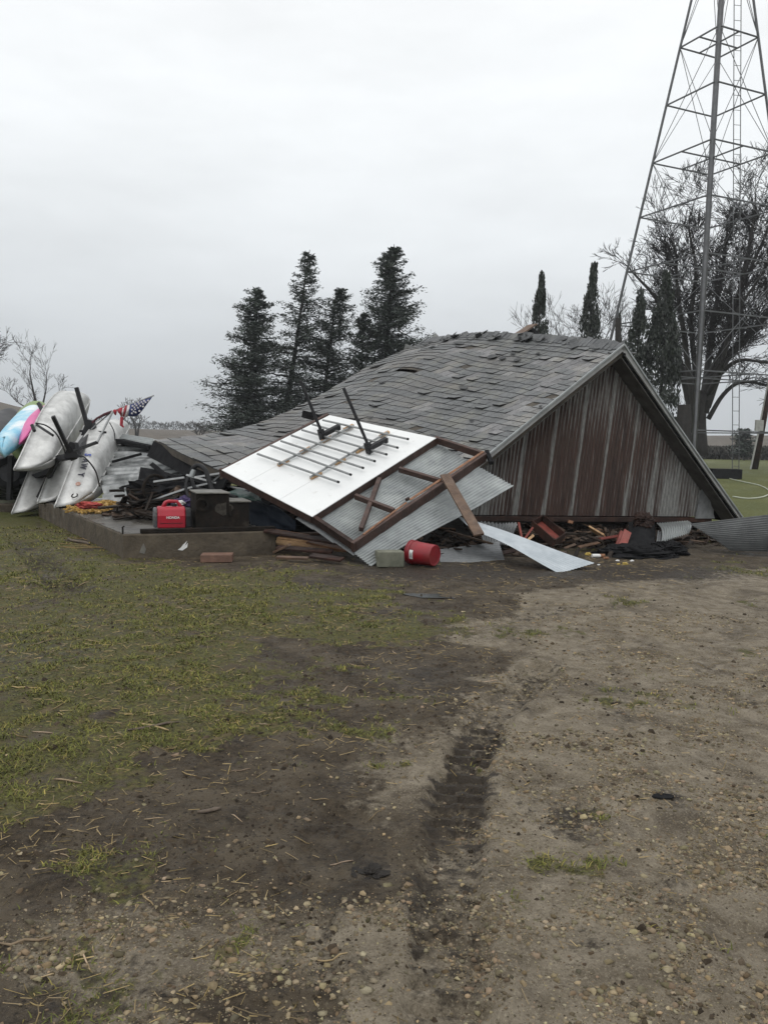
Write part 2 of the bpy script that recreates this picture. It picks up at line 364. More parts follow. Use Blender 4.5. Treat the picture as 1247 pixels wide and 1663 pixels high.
# ------------------------------------------------------------------ ground
TR = [G(728, 1663), G(732, 1400), G(752, 1260), G(800, 1160), G(880, 1085)]
TR2 = [G(1195, 1005), G(1150, 1090), G(1125, 1190), G(1130, 1230)]
TR3 = [G(40, 880), G(75, 920), G(115, 960)]
TR4 = [G(480, 1663), G(500, 1450), G(560, 1330)]
TR5 = [G(830, 1010), G(950, 985), G(1040, 985)]
def polyd(x, y, pl):
    d = np.full(np.shape(x), 1e9); s = np.zeros(np.shape(x)); acc = 0
    for a, b in zip(pl[:-1], pl[1:]):
        vx, vy = b[0] - a[0], b[1] - a[1]; L = sqrt(vx * vx + vy * vy)
        t = np.clip(((x - a[0]) * vx + (y - a[1]) * vy) / L / L, 0, 1)
        q = np.hypot(x - a[0] - t * vx, y - a[1] - t * vy)
        s = np.where(q < d, acc + t * L, s); d = np.minimum(d, q); acc += L
    return d, s
GB = [(-2.5, 5.4, 1.35, 1.3, 1.0), (-1.7, 7.3, 1.3, 1.0, .85), (-3.4, 8.6, 1.8, 1.5, .75), (-.75, 8.2, .95, .7, .75), (-6, 12.5, 3, 3, .9), (-7.5, 8, 3, 4, .9),
      (-.05, 6.7, .55, .6, .65), (-1.02, 2.98, .26, .2, .95), (-2.3, 4.1, .9, .7, .9), (-1.75, 3.7, .5, .45, .55), (-2.0, 3.1, .3, .5, .4), (-.9, 9.4, 1.3, .6, .35), (.35, 7.6, .5, .4, .35), (-2.1, 9.6, 1.2, .5, .3),
      (.35, 5.0, .35, .3, .28), (.9, 3.6, .25, .3, .25), (1.6, 6.9, .6, .35, .25), (4.8, 10.6, 1.4, .5, .42), (-1.7, 4.7, .8, .6, .85), (-1.35, 5.6, .6, .8, .5), (-.3, 7.4, 1.0, .5, .4), (-.5, 4.6, .5, .35, .3), (-2.4, 3.3, .5, .3, .3)]
def masks(x, y):
    nz = fbm(x * 1.3, y * 1.3, 3, 5) - .5; n2 = fbm(x * 4.5, y * 4.5, 31, 4) - .5
    g = 0
    for a, b, rx, ry, wt in GB: g = g + wt * np.exp(-((x - a) / rx) ** 2 - ((y - b) / ry) ** 2)
    n3 = fbm(x * 14, y * 14, 67, 3) - .5
    g = np.clip(g, 0, .82) + nz * 1.25 + n2 * 1.0 + n3 * .6
    g = sstep(.14, .82, g)
    x0 = np.interp(y, [0, 2.3, 3.5, 5, 7, 9, 10, 11.5, 14], [-.5, -.3, .15, .55, .75, 1.7, 3.2, 6.3, 9])
    gv = sstep(-.55, .55, x - x0 + nz * 1.9 + n2 * .7)
    gv = np.maximum(gv, .85 * np.exp(-((x + .75) / .55) ** 2 - ((y - 2.5) / .3) ** 2) + n2 * .4)
    dk = np.zeros_like(x)
    for pl, hw, wt in ((TR, .115, .72), (TR2, .09, .22), (TR3, .2, .55), (TR4, .12, .45), (TR5, .10, .4)):
        d, s = polyd(x, y, pl); brk = np.clip(.55 + 1.6 * (fbm(s * 1.9 + 3, d * 5 + hw * 50, 13, 3) - .42), .7, 1)
        if pl is TR: brk = brk * np.clip(.72 + .5 * np.exp(-((s - 1.45) / .8) ** 2), 0, 1)
        tread = .72 + .28 * sstep(-.3, .4, np.sin(s * 2 * pi / .11 + d * 14))
        edge = tread * (.8 + .2) +  .12 * np.exp(-((d - hw * .8) / (hw * .35)) ** 2)
        dk = np.maximum(dk, wt * brk * edge * sstep(hw * 1.5, hw * .7, d + n2 * .2 + n3 * .14 + nz * .08) + n3 * .25 * sstep(hw * 2, hw, d))
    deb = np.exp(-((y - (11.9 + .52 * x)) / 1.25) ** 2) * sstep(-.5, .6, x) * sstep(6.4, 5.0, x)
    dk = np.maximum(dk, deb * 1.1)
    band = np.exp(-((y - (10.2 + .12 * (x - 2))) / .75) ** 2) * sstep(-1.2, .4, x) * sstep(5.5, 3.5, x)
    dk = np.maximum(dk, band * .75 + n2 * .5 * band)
    for px, py, r_, wt in ((930, 1330, .16, .6), (860, 1300, .1, .4), (1090, 1290, .09, .5), (800, 1420, .1, .35), (600, 1410, .09, .7), (960, 1540, .12, .35), (1100, 1460, .12, .4),
                           (870, 1105, .18, .5), (960, 1060, .25, .3), (1010, 1165, .13, .45), (230, 1420, .2, .4), (480, 1330, .22, .3), (170, 1400, .2, .35), (690, 1100, .35, .45), (520, 950, .6, .4), (640, 1000, .4, .35), (1050, 1045, .15, .3), (1220, 1140, .1, .4)):
        q = G(px, py); dk = np.maximum(dk, wt * np.exp(-((x - q[0]) / r_) ** 2 - ((y - q[1]) / (r_ * 1.6)) ** 2) + n2 * .2)
    dk = np.maximum(dk, sstep(.05, .3, nz) * .35)
    gv = gv * (1 - sstep(.4, .9, g) * .7)
    lawn = sstep(13.5, 16, y + (x > 4) * 1.5 * 0) * np.clip(sstep(4.5, 7, x) + sstep(-3, -6, x) + sstep(20, 24, y), 0, 1)
    fy = np.where(x > 0, 86, 60); field = sstep(0, 3, y - fy)
    field = np.maximum(field, sstep(24, 28, y) * sstep(2, -4, x - (-6)))
    back = sstep(-1, -5, y); lawn = np.maximum(lawn, back)
    return g, gv, np.clip(dk, 0, 1), np.clip(lawn, 0, 1), field
def height(x, y):
    x = np.asarray(x, float); y = np.asarray(y, float); r = np.hypot(x, y)
    near = sstep(24, 12, r)
    z = (fbm(x * .9, y * .9, 5, 3) - .5) * .05 * near + (fbm(x * 6, y * 6, 9, 4) - .5) * .034 * near
    z = z + (fbm(x * 24, y * 24, 11, 3) - .5) * .020 * sstep(9, 5, r)
    for pl, hw, dp, sgn in ((TR, .125, .03, 1), (TR2, .09, .006, 1), (TR3, .2, .05, 1), (TR4, .13, .014, 1), (TR5, .1, .012, 1)):
        d, s = polyd(x, y, pl); e = d + (fbm(x * 5, y * 5, 21, 3) - .5) * .08
        z = z - dp * sstep(hw * 1.2, hw * .7, e) + dp * .45 * np.exp(-((e - hw * 1.35) / (hw * .28)) ** 2)
        z = z + dp * 1.0 * sstep(hw, hw * .8, e) * (sstep(-.2, .5, np.sin(s * 2 * pi / .11 + d * 14)) - .5) * sstep(.3, .6, fbm(s * 2.0, d * 3, 29, 3))
    z = z + 8.5 * np.exp(-((x + 92) / 26) ** 2 - ((y - 160) / 45) ** 2) * 1.0
    z = z + 4.2 * sstep(95, 210, y) * sstep(20, 110, x + y * .0) + 2.2 * sstep(100, 300, y) * sstep(60, -60, x)
    return z - .0 * r
def build_ground():
    rs = [.35]
    while rs[-1] < 1500:
        r = rs[-1]; st = .012 * max(1, r / 2.0) if r < 7 else (.012 * r / 2.0 if r < 14 else .06 * r if r < 60 else .09 * r)
        rs.append(r + min(st, 60))
    fine = np.radians(np.linspace(-34, 34, 430)); coarse = np.radians(np.linspace(34, 326, 60))[1:-1]
    an = np.concatenate([fine, coarse]); R, T = np.meshgrid(np.array(rs), an, indexing='ij')
    X = R * np.sin(T); Y = R * np.cos(T); Z = height(X, Y)
    m, n = R.shape; V = np.stack([X, Y, Z], -1).reshape(-1, 3)
    V = np.vstack([V, [[0, 0, 0]]])
    i, j = np.meshgrid(np.arange(m - 1), np.arange(n), indexing='ij'); j2 = (j + 1) % n
    Fq = np.stack([i * n + j, i * n + j2, (i + 1) * n + j2, (i + 1) * n + j], -1).reshape(-1, 4)[:, ::-1]
    faces = Fq.tolist() + [(m * n, (k + 1) % n, k) for k in range(n)]
    me = bpy.data.meshes.new('ground'); me.from_pydata(V.tolist(), [], faces)
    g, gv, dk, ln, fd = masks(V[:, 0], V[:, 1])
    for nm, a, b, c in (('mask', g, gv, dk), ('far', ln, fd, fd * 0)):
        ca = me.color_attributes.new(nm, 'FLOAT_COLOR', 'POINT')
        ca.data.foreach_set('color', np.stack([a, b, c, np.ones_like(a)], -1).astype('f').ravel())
    me.polygons.foreach_set('use_smooth', [True] * len(me.polygons)); me.materials.append(M['ground']); me.update()
    o = bpy.data.objects.new('ground', me); COL.objects.link(o)
    struct(o, 'muddy farm yard with winter grass on the left and pale gravel on the right')
build_ground()
def gz(x, y): return float(height(np.array([x]), np.array([y]))[0])

def gfar(x, y):
    return 8.5 * math.exp(-((x + 92) / 26) ** 2 - ((y - 160) / 45) ** 2) + 4.2 * float(sstep(95, 210, y)) * float(sstep(20, 110, x)) + 2.2 * float(sstep(100, 300, y)) * float(sstep(60, -60, x))
def raw_mesh(name, V, Fc, col, m, smooth=False):
    me = bpy.data.meshes.new(name); V = np.asarray(V, 'f'); Fc = np.asarray(Fc); k = Fc.shape[1]; n = len(Fc)
    me.vertices.add(len(V)); me.vertices.foreach_set('co', V.ravel()); me.loops.add(n * k); me.loops.foreach_set('vertex_index', Fc.astype('i').ravel())
    me.polygons.add(n); me.polygons.foreach_set('loop_start', np.arange(0, n * k, k, dtype='i')); me.update(calc_edges=True)
    ca = me.color_attributes.new('col', 'FLOAT_COLOR', 'POINT'); ca.data.foreach_set('color', np.hstack([col, np.ones((len(V), 1))]).astype('f').ravel())
    if smooth: me.polygons.foreach_set('use_smooth', [True] * n)
    me.materials.append(m); o = bpy.data.objects.new(name, me); COL.objects.link(o); return o
def wedge(n, r0, r1, power=1.0, half=31):
    u = rng.random(n); r = (r0 ** power + u * (r1 ** power - r0 ** power)) ** (1 / power); t = np.radians(rng.uniform(-half, half, n)); return r * np.sin(t), r * np.cos(t)
def build_grass():
    x, y = wedge(620000, 2.0, 15, .9)
    g, gv, dk, ln, fd = masks(x, y); clump = fbm(x * 7, y * 7, 77, 3)
    keep = rng.random(len(x)) < np.clip(g * 1.15 - .12, 0, 1) * (.06 + .94 * sstep(.40, .58, clump)) * (.3 + .7 * sstep(.4, .56, fbm(x * 1.1 + 9, y * 1.1, 177, 4))) * (1 - dk * .85) * .95
    x, y = x[keep], y[keep]; n = len(x); z = height(x, y); r = np.hypot(x, y)
    L = rng.uniform(.010, .036, n) * (1 + .035 * r); W = rng.uniform(.0011, .0024, n) * (1 + r * .16)
    az = rng.uniform(0, 2 * pi, n); ti = rng.uniform(.15, 1.0, n) ** .7 * 1.35
    dx, dy, dz = np.cos(az) * np.sin(ti), np.sin(az) * np.sin(ti), np.cos(ti)
    P = np.stack([x, y, z - .004], -1); D = np.stack([dx, dy, dz], -1); S = np.stack([-np.sin(az), np.cos(az), 0 * az], -1)
    bend = np.stack([np.cos(az), np.sin(az), -.5 + 0 * az], -1)
    mid = P + D * (L * .55)[:, None]; tip = P + D * L[:, None] + bend * (L * .3)[:, None]
    V = np.stack([P - S * W[:, None], P + S * W[:, None], mid + S * (W * .7)[:, None], tip, mid - S * (W * .7)[:, None]], 1).reshape(-1, 3)
    b = np.arange(n) * 5; Fc = np.concatenate([np.stack([b, b + 1, b + 2, b + 4], -1), np.stack([b + 4, b + 2, b + 3, b + 3], -1)])
    tri = np.concatenate([np.stack([b, b + 1, b + 2], -1), np.stack([b, b + 2, b + 4], -1), np.stack([b + 4, b + 2, b + 3], -1)])
    q = rng.random(n); v = rng.uniform(.55, 1.35, n)
    c = np.stack([v * np.where(q < .22, 1.75, 1.0), v * np.where(q < .22, 1.4, 1.0), v * np.where(q < .22, 1.7, 1.0)], -1)
    o = raw_mesh('grass', V, tri, np.repeat(c, 5, 0), M['blade']); struct(o, 'short matted olive winter grass over the mud', 'stuff')
build_grass()
def build_stones():
    x, y = wedge(330000, 1.95, 8.5, .55)
    g, gv, dk, ln, fd = masks(x, y); cl = fbm(x * 3.2, y * 3.2, 55, 4)
    keep = rng.random(len(x)) < np.clip(gv * (sstep(.42, .64, cl) ** 1.4 * 1.0 + .08) + .025, 0, 1) * (1 - g * .8) * (1 - dk * .8)
    x, y = x[keep], y[keep]; n = len(x); s = np.minimum(.0013 * np.exp(rng.exponential(.60, n)), .014 * rng.uniform(.45, 1.1, n)) * (1 + .02 * np.hypot(x, y))
    z = height(x, y) + s * .05
    ico = np.array([(0, 0, 1), (.89, 0, .45), (.28, .85, .45), (-.72, .53, .45), (-.72, -.53, .45), (.28, -.85, .45), (.72, .53, -.45), (-.28, .85, -.45), (-.89, 0, -.45), (-.28, -.85, -.45), (.72, -.53, -.45)])
    fi = np.array([(0, 1, 2), (0, 2, 3), (0, 3, 4), (0, 4, 5), (0, 5, 1), (1, 6, 2), (2, 6, 7), (2, 7, 3), (3, 7, 8), (3, 8, 4), (4, 8, 9), (4, 9, 5), (5, 9, 10), (5, 10, 1), (1, 10, 6)])
    a = rng.uniform(0, 2 * pi, n); ca, sa = np.cos(a), np.sin(a)
    B = ico[None] * (1 + rng.uniform(-.5, .4, (n, 11, 1))) * np.stack([s * rng.uniform(.8, 1.5, n), s, s * rng.uniform(.4, .8, n)], -1)[:, None]
    V = np.stack([B[..., 0] * ca[:, None] - B[..., 1] * sa[:, None] + x[:, None], B[..., 0] * sa[:, None] + B[..., 1] * ca[:, None] + y[:, None], B[..., 2] + z[:, None]], -1).reshape(-1, 3)
    Fc = (fi[None] + (np.arange(n) * 11)[:, None, None]).reshape(-1, 3)
    v = rng.uniform(.3, 1.25, n) * np.where(rng.random(n) < .14, 1.4, .95); tint = rng.uniform(.85, 1.05, n); c = np.stack([v, v * tint, v * tint * rng.uniform(.8, 1, n)], -1)
    o = raw_mesh('gravel', V, Fc, np.repeat(c, 11, 0), M['stone']); struct(o, 'loose pale limestone gravel pressed into the drive', 'stuff')
build_stones()
def build_clods():
    x, y = wedge(90000, 1.95, 10, .7); g, gv, dk, ln, fd = masks(x, y); cl = fbm(x * 4.1, y * 4.1, 155, 4)
    keep = rng.random(len(x)) < (sstep(.45, .62, cl) * .55 + .03) * (1 - gv * .55) * (1 - g * .5)
    x, y = x[keep], y[keep]; n = len(x); s = np.minimum(.0018 * np.exp(rng.exponential(.55, n)), .016) * (1 + .03 * np.hypot(x, y)); z = height(x, y)
    base = np.array([(1, 0, -.4), (.3, .95, -.4), (-.8, .6, -.4), (-.8, -.6, -.4), (.3, -.95, -.4), (.45, .2, .8), (-.35, .3, .9), (-.1, -.45, .75)])
    fi = np.array([(0, 1, 5), (1, 6, 5), (1, 2, 6), (2, 3, 6), (3, 7, 6), (3, 4, 7), (4, 0, 7), (0, 5, 7), (5, 6, 7)])
    B = base[None] * (1 + rng.uniform(-.45, .45, (n, 8, 3))) * np.stack([s * rng.uniform(.8, 1.6, n), s, s * rng.uniform(.4, .9, n)], -1)[:, None]; a = rng.uniform(0, 2 * pi, n); ca, sa = np.cos(a)[:, None], np.sin(a)[:, None]
    V = np.stack([B[..., 0] * ca - B[..., 1] * sa + x[:, None], B[..., 0] * sa + B[..., 1] * ca + y[:, None], B[..., 2] + z[:, None]], -1).reshape(-1, 3); Fc = (fi[None] + (np.arange(n) * 8)[:, None, None]).reshape(-1, 3)
    v = rng.uniform(.5, 1.7, n); o = raw_mesh('mud_crumbs', V, Fc, np.repeat(np.stack([v, v * .97, v * .92], -1), 8, 0), M['crumb']); struct(o, 'dark crumbs of wet mud and rotten leaf litter', 'stuff')
build_clods()
def build_chaff():
    x, y = wedge(16000, 2.0, 12, 1.0); g, gv, dk, ln, fd = masks(x, y); cl = fbm(x * 1.6, y * 1.6, 91, 3)
    keep = rng.random(len(x)) < (1 - gv * .75) * sstep(.35, .65, cl) * .75
    x, y = x[keep], y[keep]; n = len(x); L = rng.uniform(.006, .035, n) * (1 + .04 * np.hypot(x, y)); W = rng.uniform(.0006, .0016, n) * (1 + .08 * np.hypot(x, y)); a = rng.uniform(0, 2 * pi, n)
    z = height(x, y) + .004
    D = np.stack([np.cos(a), np.sin(a), rng.uniform(-.15, .3, n)], -1) * L[:, None]; S = np.stack([-np.sin(a), np.cos(a), 0 * a], -1) * W[:, None]; U = np.array([0, 0, 1.0])[None] * W[:, None] * 1.4
    P = np.stack([x, y, z], -1)
    V = np.stack([P - D - S, P - D + S, P + D + S, P + D - S, P - D * .98 + U, P + D * .98 + U], 1).reshape(-1, 3); b = np.arange(n) * 6
    Fc = np.concatenate([np.stack([b + 1, b + 2, b + 5, b + 4], -1), np.stack([b + 3, b, b + 4, b + 5], -1)])
    v = rng.uniform(.2, .95, n); gy = rng.uniform(.85, 1.25, n); o = raw_mesh('straw_chaff', V, Fc, np.repeat(np.stack([v, v * (.9 + .1 * gy), v * gy * .95], -1), 6, 0), M['straw']); struct(o, 'fine chopped straw scattered over mud and grass', 'stuff')
build_chaff()

# ------------------------------------------------------------------ corn stalks and sticks lying about
def stalk_mb(p, ang, L, r, bend=.06, col=(1, 1, 1)):
    mb = MB(); d = A3(cos(ang), sin(ang), 0); s = A3(-sin(ang), cos(ang), 0); pts = []
    for t in np.linspace(-.5, .5, 5):
        q = p + d * L * t + s * bend * L * sin(t * 4); q = A3(q[0], q[1], gz(q[0], q[1]) + r * .9); pts.append(q)
    mb.tube(pts, [r * .6, r, r * .9, r * 1.05, r * .5], 5, col); return mb
proto_px = [(70, 1043, 40), (150, 1040, 30), (145, 1042, 0), (95, 1150, 35), (40, 1120, 40), (70, 1195, 38), (65, 1072, 14), (250, 1185, 60), (300, 1205, 30), (330, 1035, 30),
            (130, 948, 26), (490, 1360, 30), (240, 1460, 45), (540, 1555, 50), (325, 1555, 30), (450, 1395, 35), (555, 1390, 40), (100, 1385, 32), (225, 1405, 18), (270, 1430, 16), (80, 1325, 16),
            (100, 1450, 24), (75, 1580, 24), (40, 1530, 80), (140, 1560, 48), (110, 1270, 50), (310, 1260, 36), (420, 1285, 26), (520, 1300, 30), (610, 1320, 26), (640, 1060, 20), (810, 1110, 30),
            (795, 1108, 24), (735, 1075, 18), (580, 1080, 24), (600, 1010, 24), (560, 1120, 30), (250, 1330, 30), (390, 1250, 34), (385, 1325, 24), (470, 1540, 18), (480, 1515, 18), (20, 1260, 30),
            (30, 1200, 40), (60, 1630, 30), (170, 1200, 20), (350, 1160, 20), (430, 1180, 22), (500, 1195, 26), (350, 1080, 20), (210, 1075, 18), (170, 1140, 20), (620, 1160, 20), (700, 1210, 18), (650, 1130, 22)]
for k, (px, py, ln) in enumerate(proto_px):
    p = G(px, py); d = p[1]; L = ln / FPX * d * 1.05; ang = random.uniform(-.6, .6) if k % 3 else random.uniform(0, pi)
    tag(stalk_mb(p, ang, L, max(.0022, min(.006, L * .032)), col=(lambda q_: (q_, q_, q_ * random.uniform(.9, 1.4)))(random.uniform(.45, 1.1))).build('corn_stalk', M['straw'], smooth=True),
        'pale broken corn stalk lying loose on the muddy grass', 'corn stalk', 'broken corn stalks scattered over the yard')
def stick(px, py, ln, ang, r, label, mt='stick'):
    p = G(px, py); L = ln / FPX * p[1]
    tag(stalk_mb(p, ang, L, r, .1).build('stick', M[mt], smooth=True), label, 'stick')
stick(128, 882, 75, -.95, .022, 'long bent grey stick lying beside the slab')
stick(250, 1185, 85, .35, .008, 'thin dark twig lying on the grass in the left foreground')
stick(340, 1318, 40, .3, .01, 'short brown stick half sunk in mud in the foreground')
for k in range(16):
    p = G(random.uniform(100, 190), random.uniform(870, 893)); a = random.uniform(0, pi)
    tag(stalk_mb(p, a, random.uniform(.15, .5), .006, .15, (.55, .5, .45)).build('dead_weed_stem', M['straw']), 'dry brown weed stem flattened against the slab side', 'weed stem', 'dead weed stems beside the slab')
# puddle, slate chip
q = G(712, 968); pts = [A3(q[0] + .33 * cos(t) * (1 + .25 * sin(3 * t)), q[1] + .16 * sin(t) * (1 + .3 * cos(2 * t)), 0) for t in np.linspace(0, 2 * pi, 28, endpoint=False)]
zz = float(np.percentile([gz(q[0] + (p_[0] - q[0]) * f_, q[1] + (p_[1] - q[1]) * f_) for p_ in pts for f_ in (.3, .6, .9)], 55)) - .002
struct(MB().prism([A3(p[0], p[1], zz) for p in pts], (0, 0, .004)).build('puddle', M['puddle']), 'small dark puddle in the mud before the red bucket')
def chip(px, py, sx, sy, h, m, name, label, cat, rot=0.3):
    q = G(px, py); z0 = gz(q[0], q[1]); pts = [A3(q[0] + sx * cos(t + rot) * random.uniform(.75, 1.1), q[1] + sy * sin(t + rot) * random.uniform(.75, 1.1), z0 - .004) for t in np.linspace(0, 2 * pi, 9, endpoint=False)]
    return tag(MB().prism(pts, (.004, 0, h)).build(name, m, bevel=h * .3), label, cat)
chip(1075, 1293, .06, .03, .008, M['tar'], 'shingle_scrap', 'dark shingle scrap lying flat on the gravel at right', 'shingle scrap')


# ------------------------------------------------------------------ concrete slab with the raised lip
SZ = .32
s0, s1, s2 = G(200, 868, SZ), G(449, 862, SZ), G(62, 811, SZ)
s3 = s2 + (s1 - s0) * 1.9; s1b = s1 + (s2 - s0) * 1.05
slab = thing('concrete_slab', 'low stained concrete floor slab with wet top at the left of the wreck', 'slab', (s0[0], s0[1], 0))
poly = [s0, s1, s1b, s2]
mb = MB(); mb.prism([A3(q[0], q[1], -.15) for q in poly], (0, 0, SZ + .15)); mb.build('slab_body', M['concrete'], slab, bevel=.02)
mb = MB(); c_ = sum(poly) / 4; mb.prism([A3(*(q[:2] + (c_[:2] - q[:2]) * .012), SZ + .001) for q in poly], (0, 0, .004)); mb.build('wet_top', M['wetslab'], slab)
e = nrm(s1 - s0); inn = A3(-e[1], e[0], 0)
mb = MB(); a = s0 + e * .22 + inn * .06; mb.beam(a + A3(0, 0, .03), s1 + inn * .06 - e * .01 + A3(0, 0, .03), .1, .055); mb.build('lip', M['rustblack'], slab, bevel=.006)
mb = MB(); q = s0 + e * -.0 + inn * .05 + A3(0, 0, .0); mb.tube([q, q + A3(0, 0, .09), q + A3(.02, 0, .1)], .012, 6); mb.build('bolt', M['rustblack'], slab)
# scrap of paper and flaking paint on the front face
def onface(fr, h, off=.004): return s0 + e * fr * np.linalg.norm(s1 - s0) - inn * off + A3(0, 0, h - SZ)
mb = MB(); mb.prism([onface(.34, .10), onface(.37, .09), onface(.40, .13), onface(.405, .19), onface(.385, .15), onface(.40, .215), onface(.375, .17), onface(.36, .13)], -inn * .004)
tag(mb.build('paper_scrap', M['paintwhite']), 'torn white scrap stuck on the slab front', 'paper scrap')
mb = MB(); mb.prism([onface(.10, .08, .003), onface(.13, .06, .003), onface(.14, .12, .003), onface(.125, .2, .003), onface(.11, .15, .003)], -inn * .003); mb.build('paint_patch', M['tin'], slab)
# brick
q = G(350, 913); b0 = A3(q[0], q[1] + .1, gz(q[0], q[1]))
mb = MB(); mb.box(b0 + A3(0, 0, .055), A3(.2, .015, .004), A3(-.01, .11, 0), A3(0, 0, .05)); tag(mb.build('wood_block', M['brick'], bevel=.008), 'square brown block lying on mud before the slab', 'block')

# ------------------------------------------------------------------ the collapsed barn
P1, P2 = at(770, 835, 13.4), at(1204, 838, 15.5)
gd = nrm(A3(P2[0] - P1[0], P2[1] - P1[1], 0)); gn = A3(gd[1], -gd[0], 0)      # gn points to the viewer
rd = -gn                                                                      # ridge direction, away
def gp(x, y, off=0.0): return onplane(x, y, P1 + gn * off, gn)
barn = thing('collapsed_barn', 'collapsed barn with sagging grey shingle roof and rusty corrugated gable', 'barn', gp(950, 850))
OV = .38
def rk(f, base=((1013, 561), (700, 814))):
    (xa, ya), (xb, yb) = base; return gp(xa + (xb - xa) * f, ya + (yb - ya) * f, OV)
ctrl = [[rk(0), rk(.25), rk(.5), rk(.755), rk(1)],
        [at(930, 551, 15.9), at(850, 610, 15.5), at(765, 672, 14.9), at(680, 737, 14.3), at(600, 806, 13.3)],
        [at(845, 545, 17.5), at(765, 598, 17.0), at(675, 657, 16.3), at(585, 714, 15.2), at(470, 800, 13.0)],
        [at(768, 544, 19.6), at(685, 580, 19.1), at(590, 642, 18.2), at(480, 702, 16.2), at(357, 766, 12.5)],
        [at(692, 553, 22), at(600, 594, 21.3), at(505, 650, 20.2), at(400, 693, 18), at(251, 715, 14.8)]]
ctrl = np.array(ctrl)
def cr1(P, t):
    n = len(P) - 1; t = min(max(t, 0), 1) * n; i = min(int(t), n - 1); f = t - i
    p1, p2 = P[i], P[i + 1]; p0 = P[i - 1] if i > 0 else 2 * p1 - p2; p3 = P[i + 2] if i + 2 <= n else 2 * p2 - p1
    return .5 * ((2 * p1) + (-p0 + p2) * f + (2 * p0 - 5 * p1 + 4 * p2 - p3) * f * f + (-p0 + 3 * p1 - 3 * p2 + p3) * f ** 3)
def RS(u, v): return cr1([cr1(ctrl[i], v) for i in range(5)], u)
def RN(u, v):
    du = RS(min(u + .01, 1), v) - RS(max(u - .01, 0), v); dv = RS(u, min(v + .01, 1)) - RS(u, max(v - .01, 0)); n = nrm(np.cross(dv, du)); return n if n[2] > 0 else -n
NU, NV = 29, 34
def find_uv(px, py):
    best = None
    for u in np.linspace(0, 1, 60):
        for v in np.linspace(0, 1, 60):
            q = RS(u, v) - CAM; s = cr @ q / (cf @ q) * FPX + CX, CY - cu @ q / (cf @ q) * FPX
            d = (s[0] - px) ** 2 + (s[1] - py) ** 2
            if best is None or d < best[0]: best = (d, u, v)
    return best[1:]
hu, hv = find_uv(655, 606)
deck = MB(); gu, gvn = 41, 31
Pg = np.array([[RS(i / (gu - 1), j / (gvn - 1)) for j in range(gvn)] for i in range(gu)]); Ng = np.array([[RN(i / (gu - 1), j / (gvn - 1)) for j in range(gvn)] for i in range(gu)])
T0, T1 = Pg, Pg - Ng * .11
idx = lambda i, j: i * gvn + j; o_ = gu * gvn; fs = []
hole = {(i, j) for i in range(gu - 1) for j in range(gvn - 1) if abs((i + .5) / (gu - 1) - hu) < .055 and abs((j + .5) / (gvn - 1) - hv) < .020}
for i in range(gu - 1):
    for j in range(gvn - 1):
        if (i, j) in hole: continue
        f_ = (idx(i, j), idx(i, j + 1), idx(i + 1, j + 1), idx(i + 1, j)); fs += [f_, tuple(o_ + k for k in f_[::-1])]
for i in range(gu - 1):
    for j in (0, gvn - 1): fs.append((idx(i, j), idx(i + 1, j), o_ + idx(i + 1, j), o_ + idx(i, j)))
for j in range(gvn - 1):
    for i in (0, gu - 1): fs.append((idx(i, j), idx(i, j + 1), o_ + idx(i, j + 1), o_ + idx(i, j)))
deck.add(list(T0.reshape(-1, 3)) + list(T1.reshape(-1, 3)), fs); dk_o = deck.build('roof_deck', M['deck'], barn)
# shingles: laid course by course, slanted sides, a few gone or curled
sh = MB(); rs_ = random.Random(5)
for j in range(NV):
    v0, v1 = j / NV, (j + 1) / NV
    off = (j * .5) % 1
    for i in range(-1, NU + 1):
        u0 = (i + off) / NU; u1 = (i + 1 + off) / NU; 
        if u1 <= 0.0 or u0 >= 1.0: continue
        um, vm = (u0 + u1) / 2, (v0 + v1) / 2
        if abs(um - hu) < .06 and -.022 < vm - hv < .008: continue
        bare = fbm(np.array([um * 9.0]), np.array([vm * 14.0]), 40, 2)[0]
        worn = bare > .64 and rs_.random() < .8
        if rs_.random() < .008: continue
        g_ = .022 / NU; sk = -.42 / NU
        lift = .016 + (.02 if rs_.random() < .06 else 0) * rs_.random() + rs_.uniform(-.002, .002)
        jz = rs_.uniform(-.06, .06) / NV; vb = v1 + .012 / NV + jz
        if worn: lift = .006; jz += .25 / NV * rs_.random()
        if rs_.random() < .04: lift += .03
        c0 = [(max(0, min(1, u0 + g_ + sk)), v0 - .1 / NV, .004), (max(0, min(1, u1 - g_ + sk)), v0 - .1 / NV, .004), (max(0, min(1, u1 - g_ - 0)), vb, lift), (max(0, min(1, u0 + g_ - 0)), vb + rs_.uniform(-.08, .08) / NV, lift * rs_.uniform(.7, 1.3))]
        n_ = RN(min(1, max(0, um)), min(1, vm)); pts = [RS(a, min(max(b, 0), 1)) + n_ * l for a, b, l in c0]; low = [q_ - n_ * .013 for q_ in pts]
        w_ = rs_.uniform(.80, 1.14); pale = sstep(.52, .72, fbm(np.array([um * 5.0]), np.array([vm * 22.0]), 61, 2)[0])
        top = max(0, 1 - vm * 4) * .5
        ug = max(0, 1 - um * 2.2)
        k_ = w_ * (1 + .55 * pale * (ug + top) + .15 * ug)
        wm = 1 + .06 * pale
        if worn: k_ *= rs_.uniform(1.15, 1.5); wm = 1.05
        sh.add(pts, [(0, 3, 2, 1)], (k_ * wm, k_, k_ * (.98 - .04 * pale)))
        sh.add(pts + [q_ - n_ * .022 for q_ in pts], [(3, 7, 6, 2), (0, 4, 7, 3), (1, 2, 6, 5)], (.16, .15, .15))  # edge faces coloured near black: painted shadow gaps between the shingles
sh.build('shingles', M['shingle'], barn)
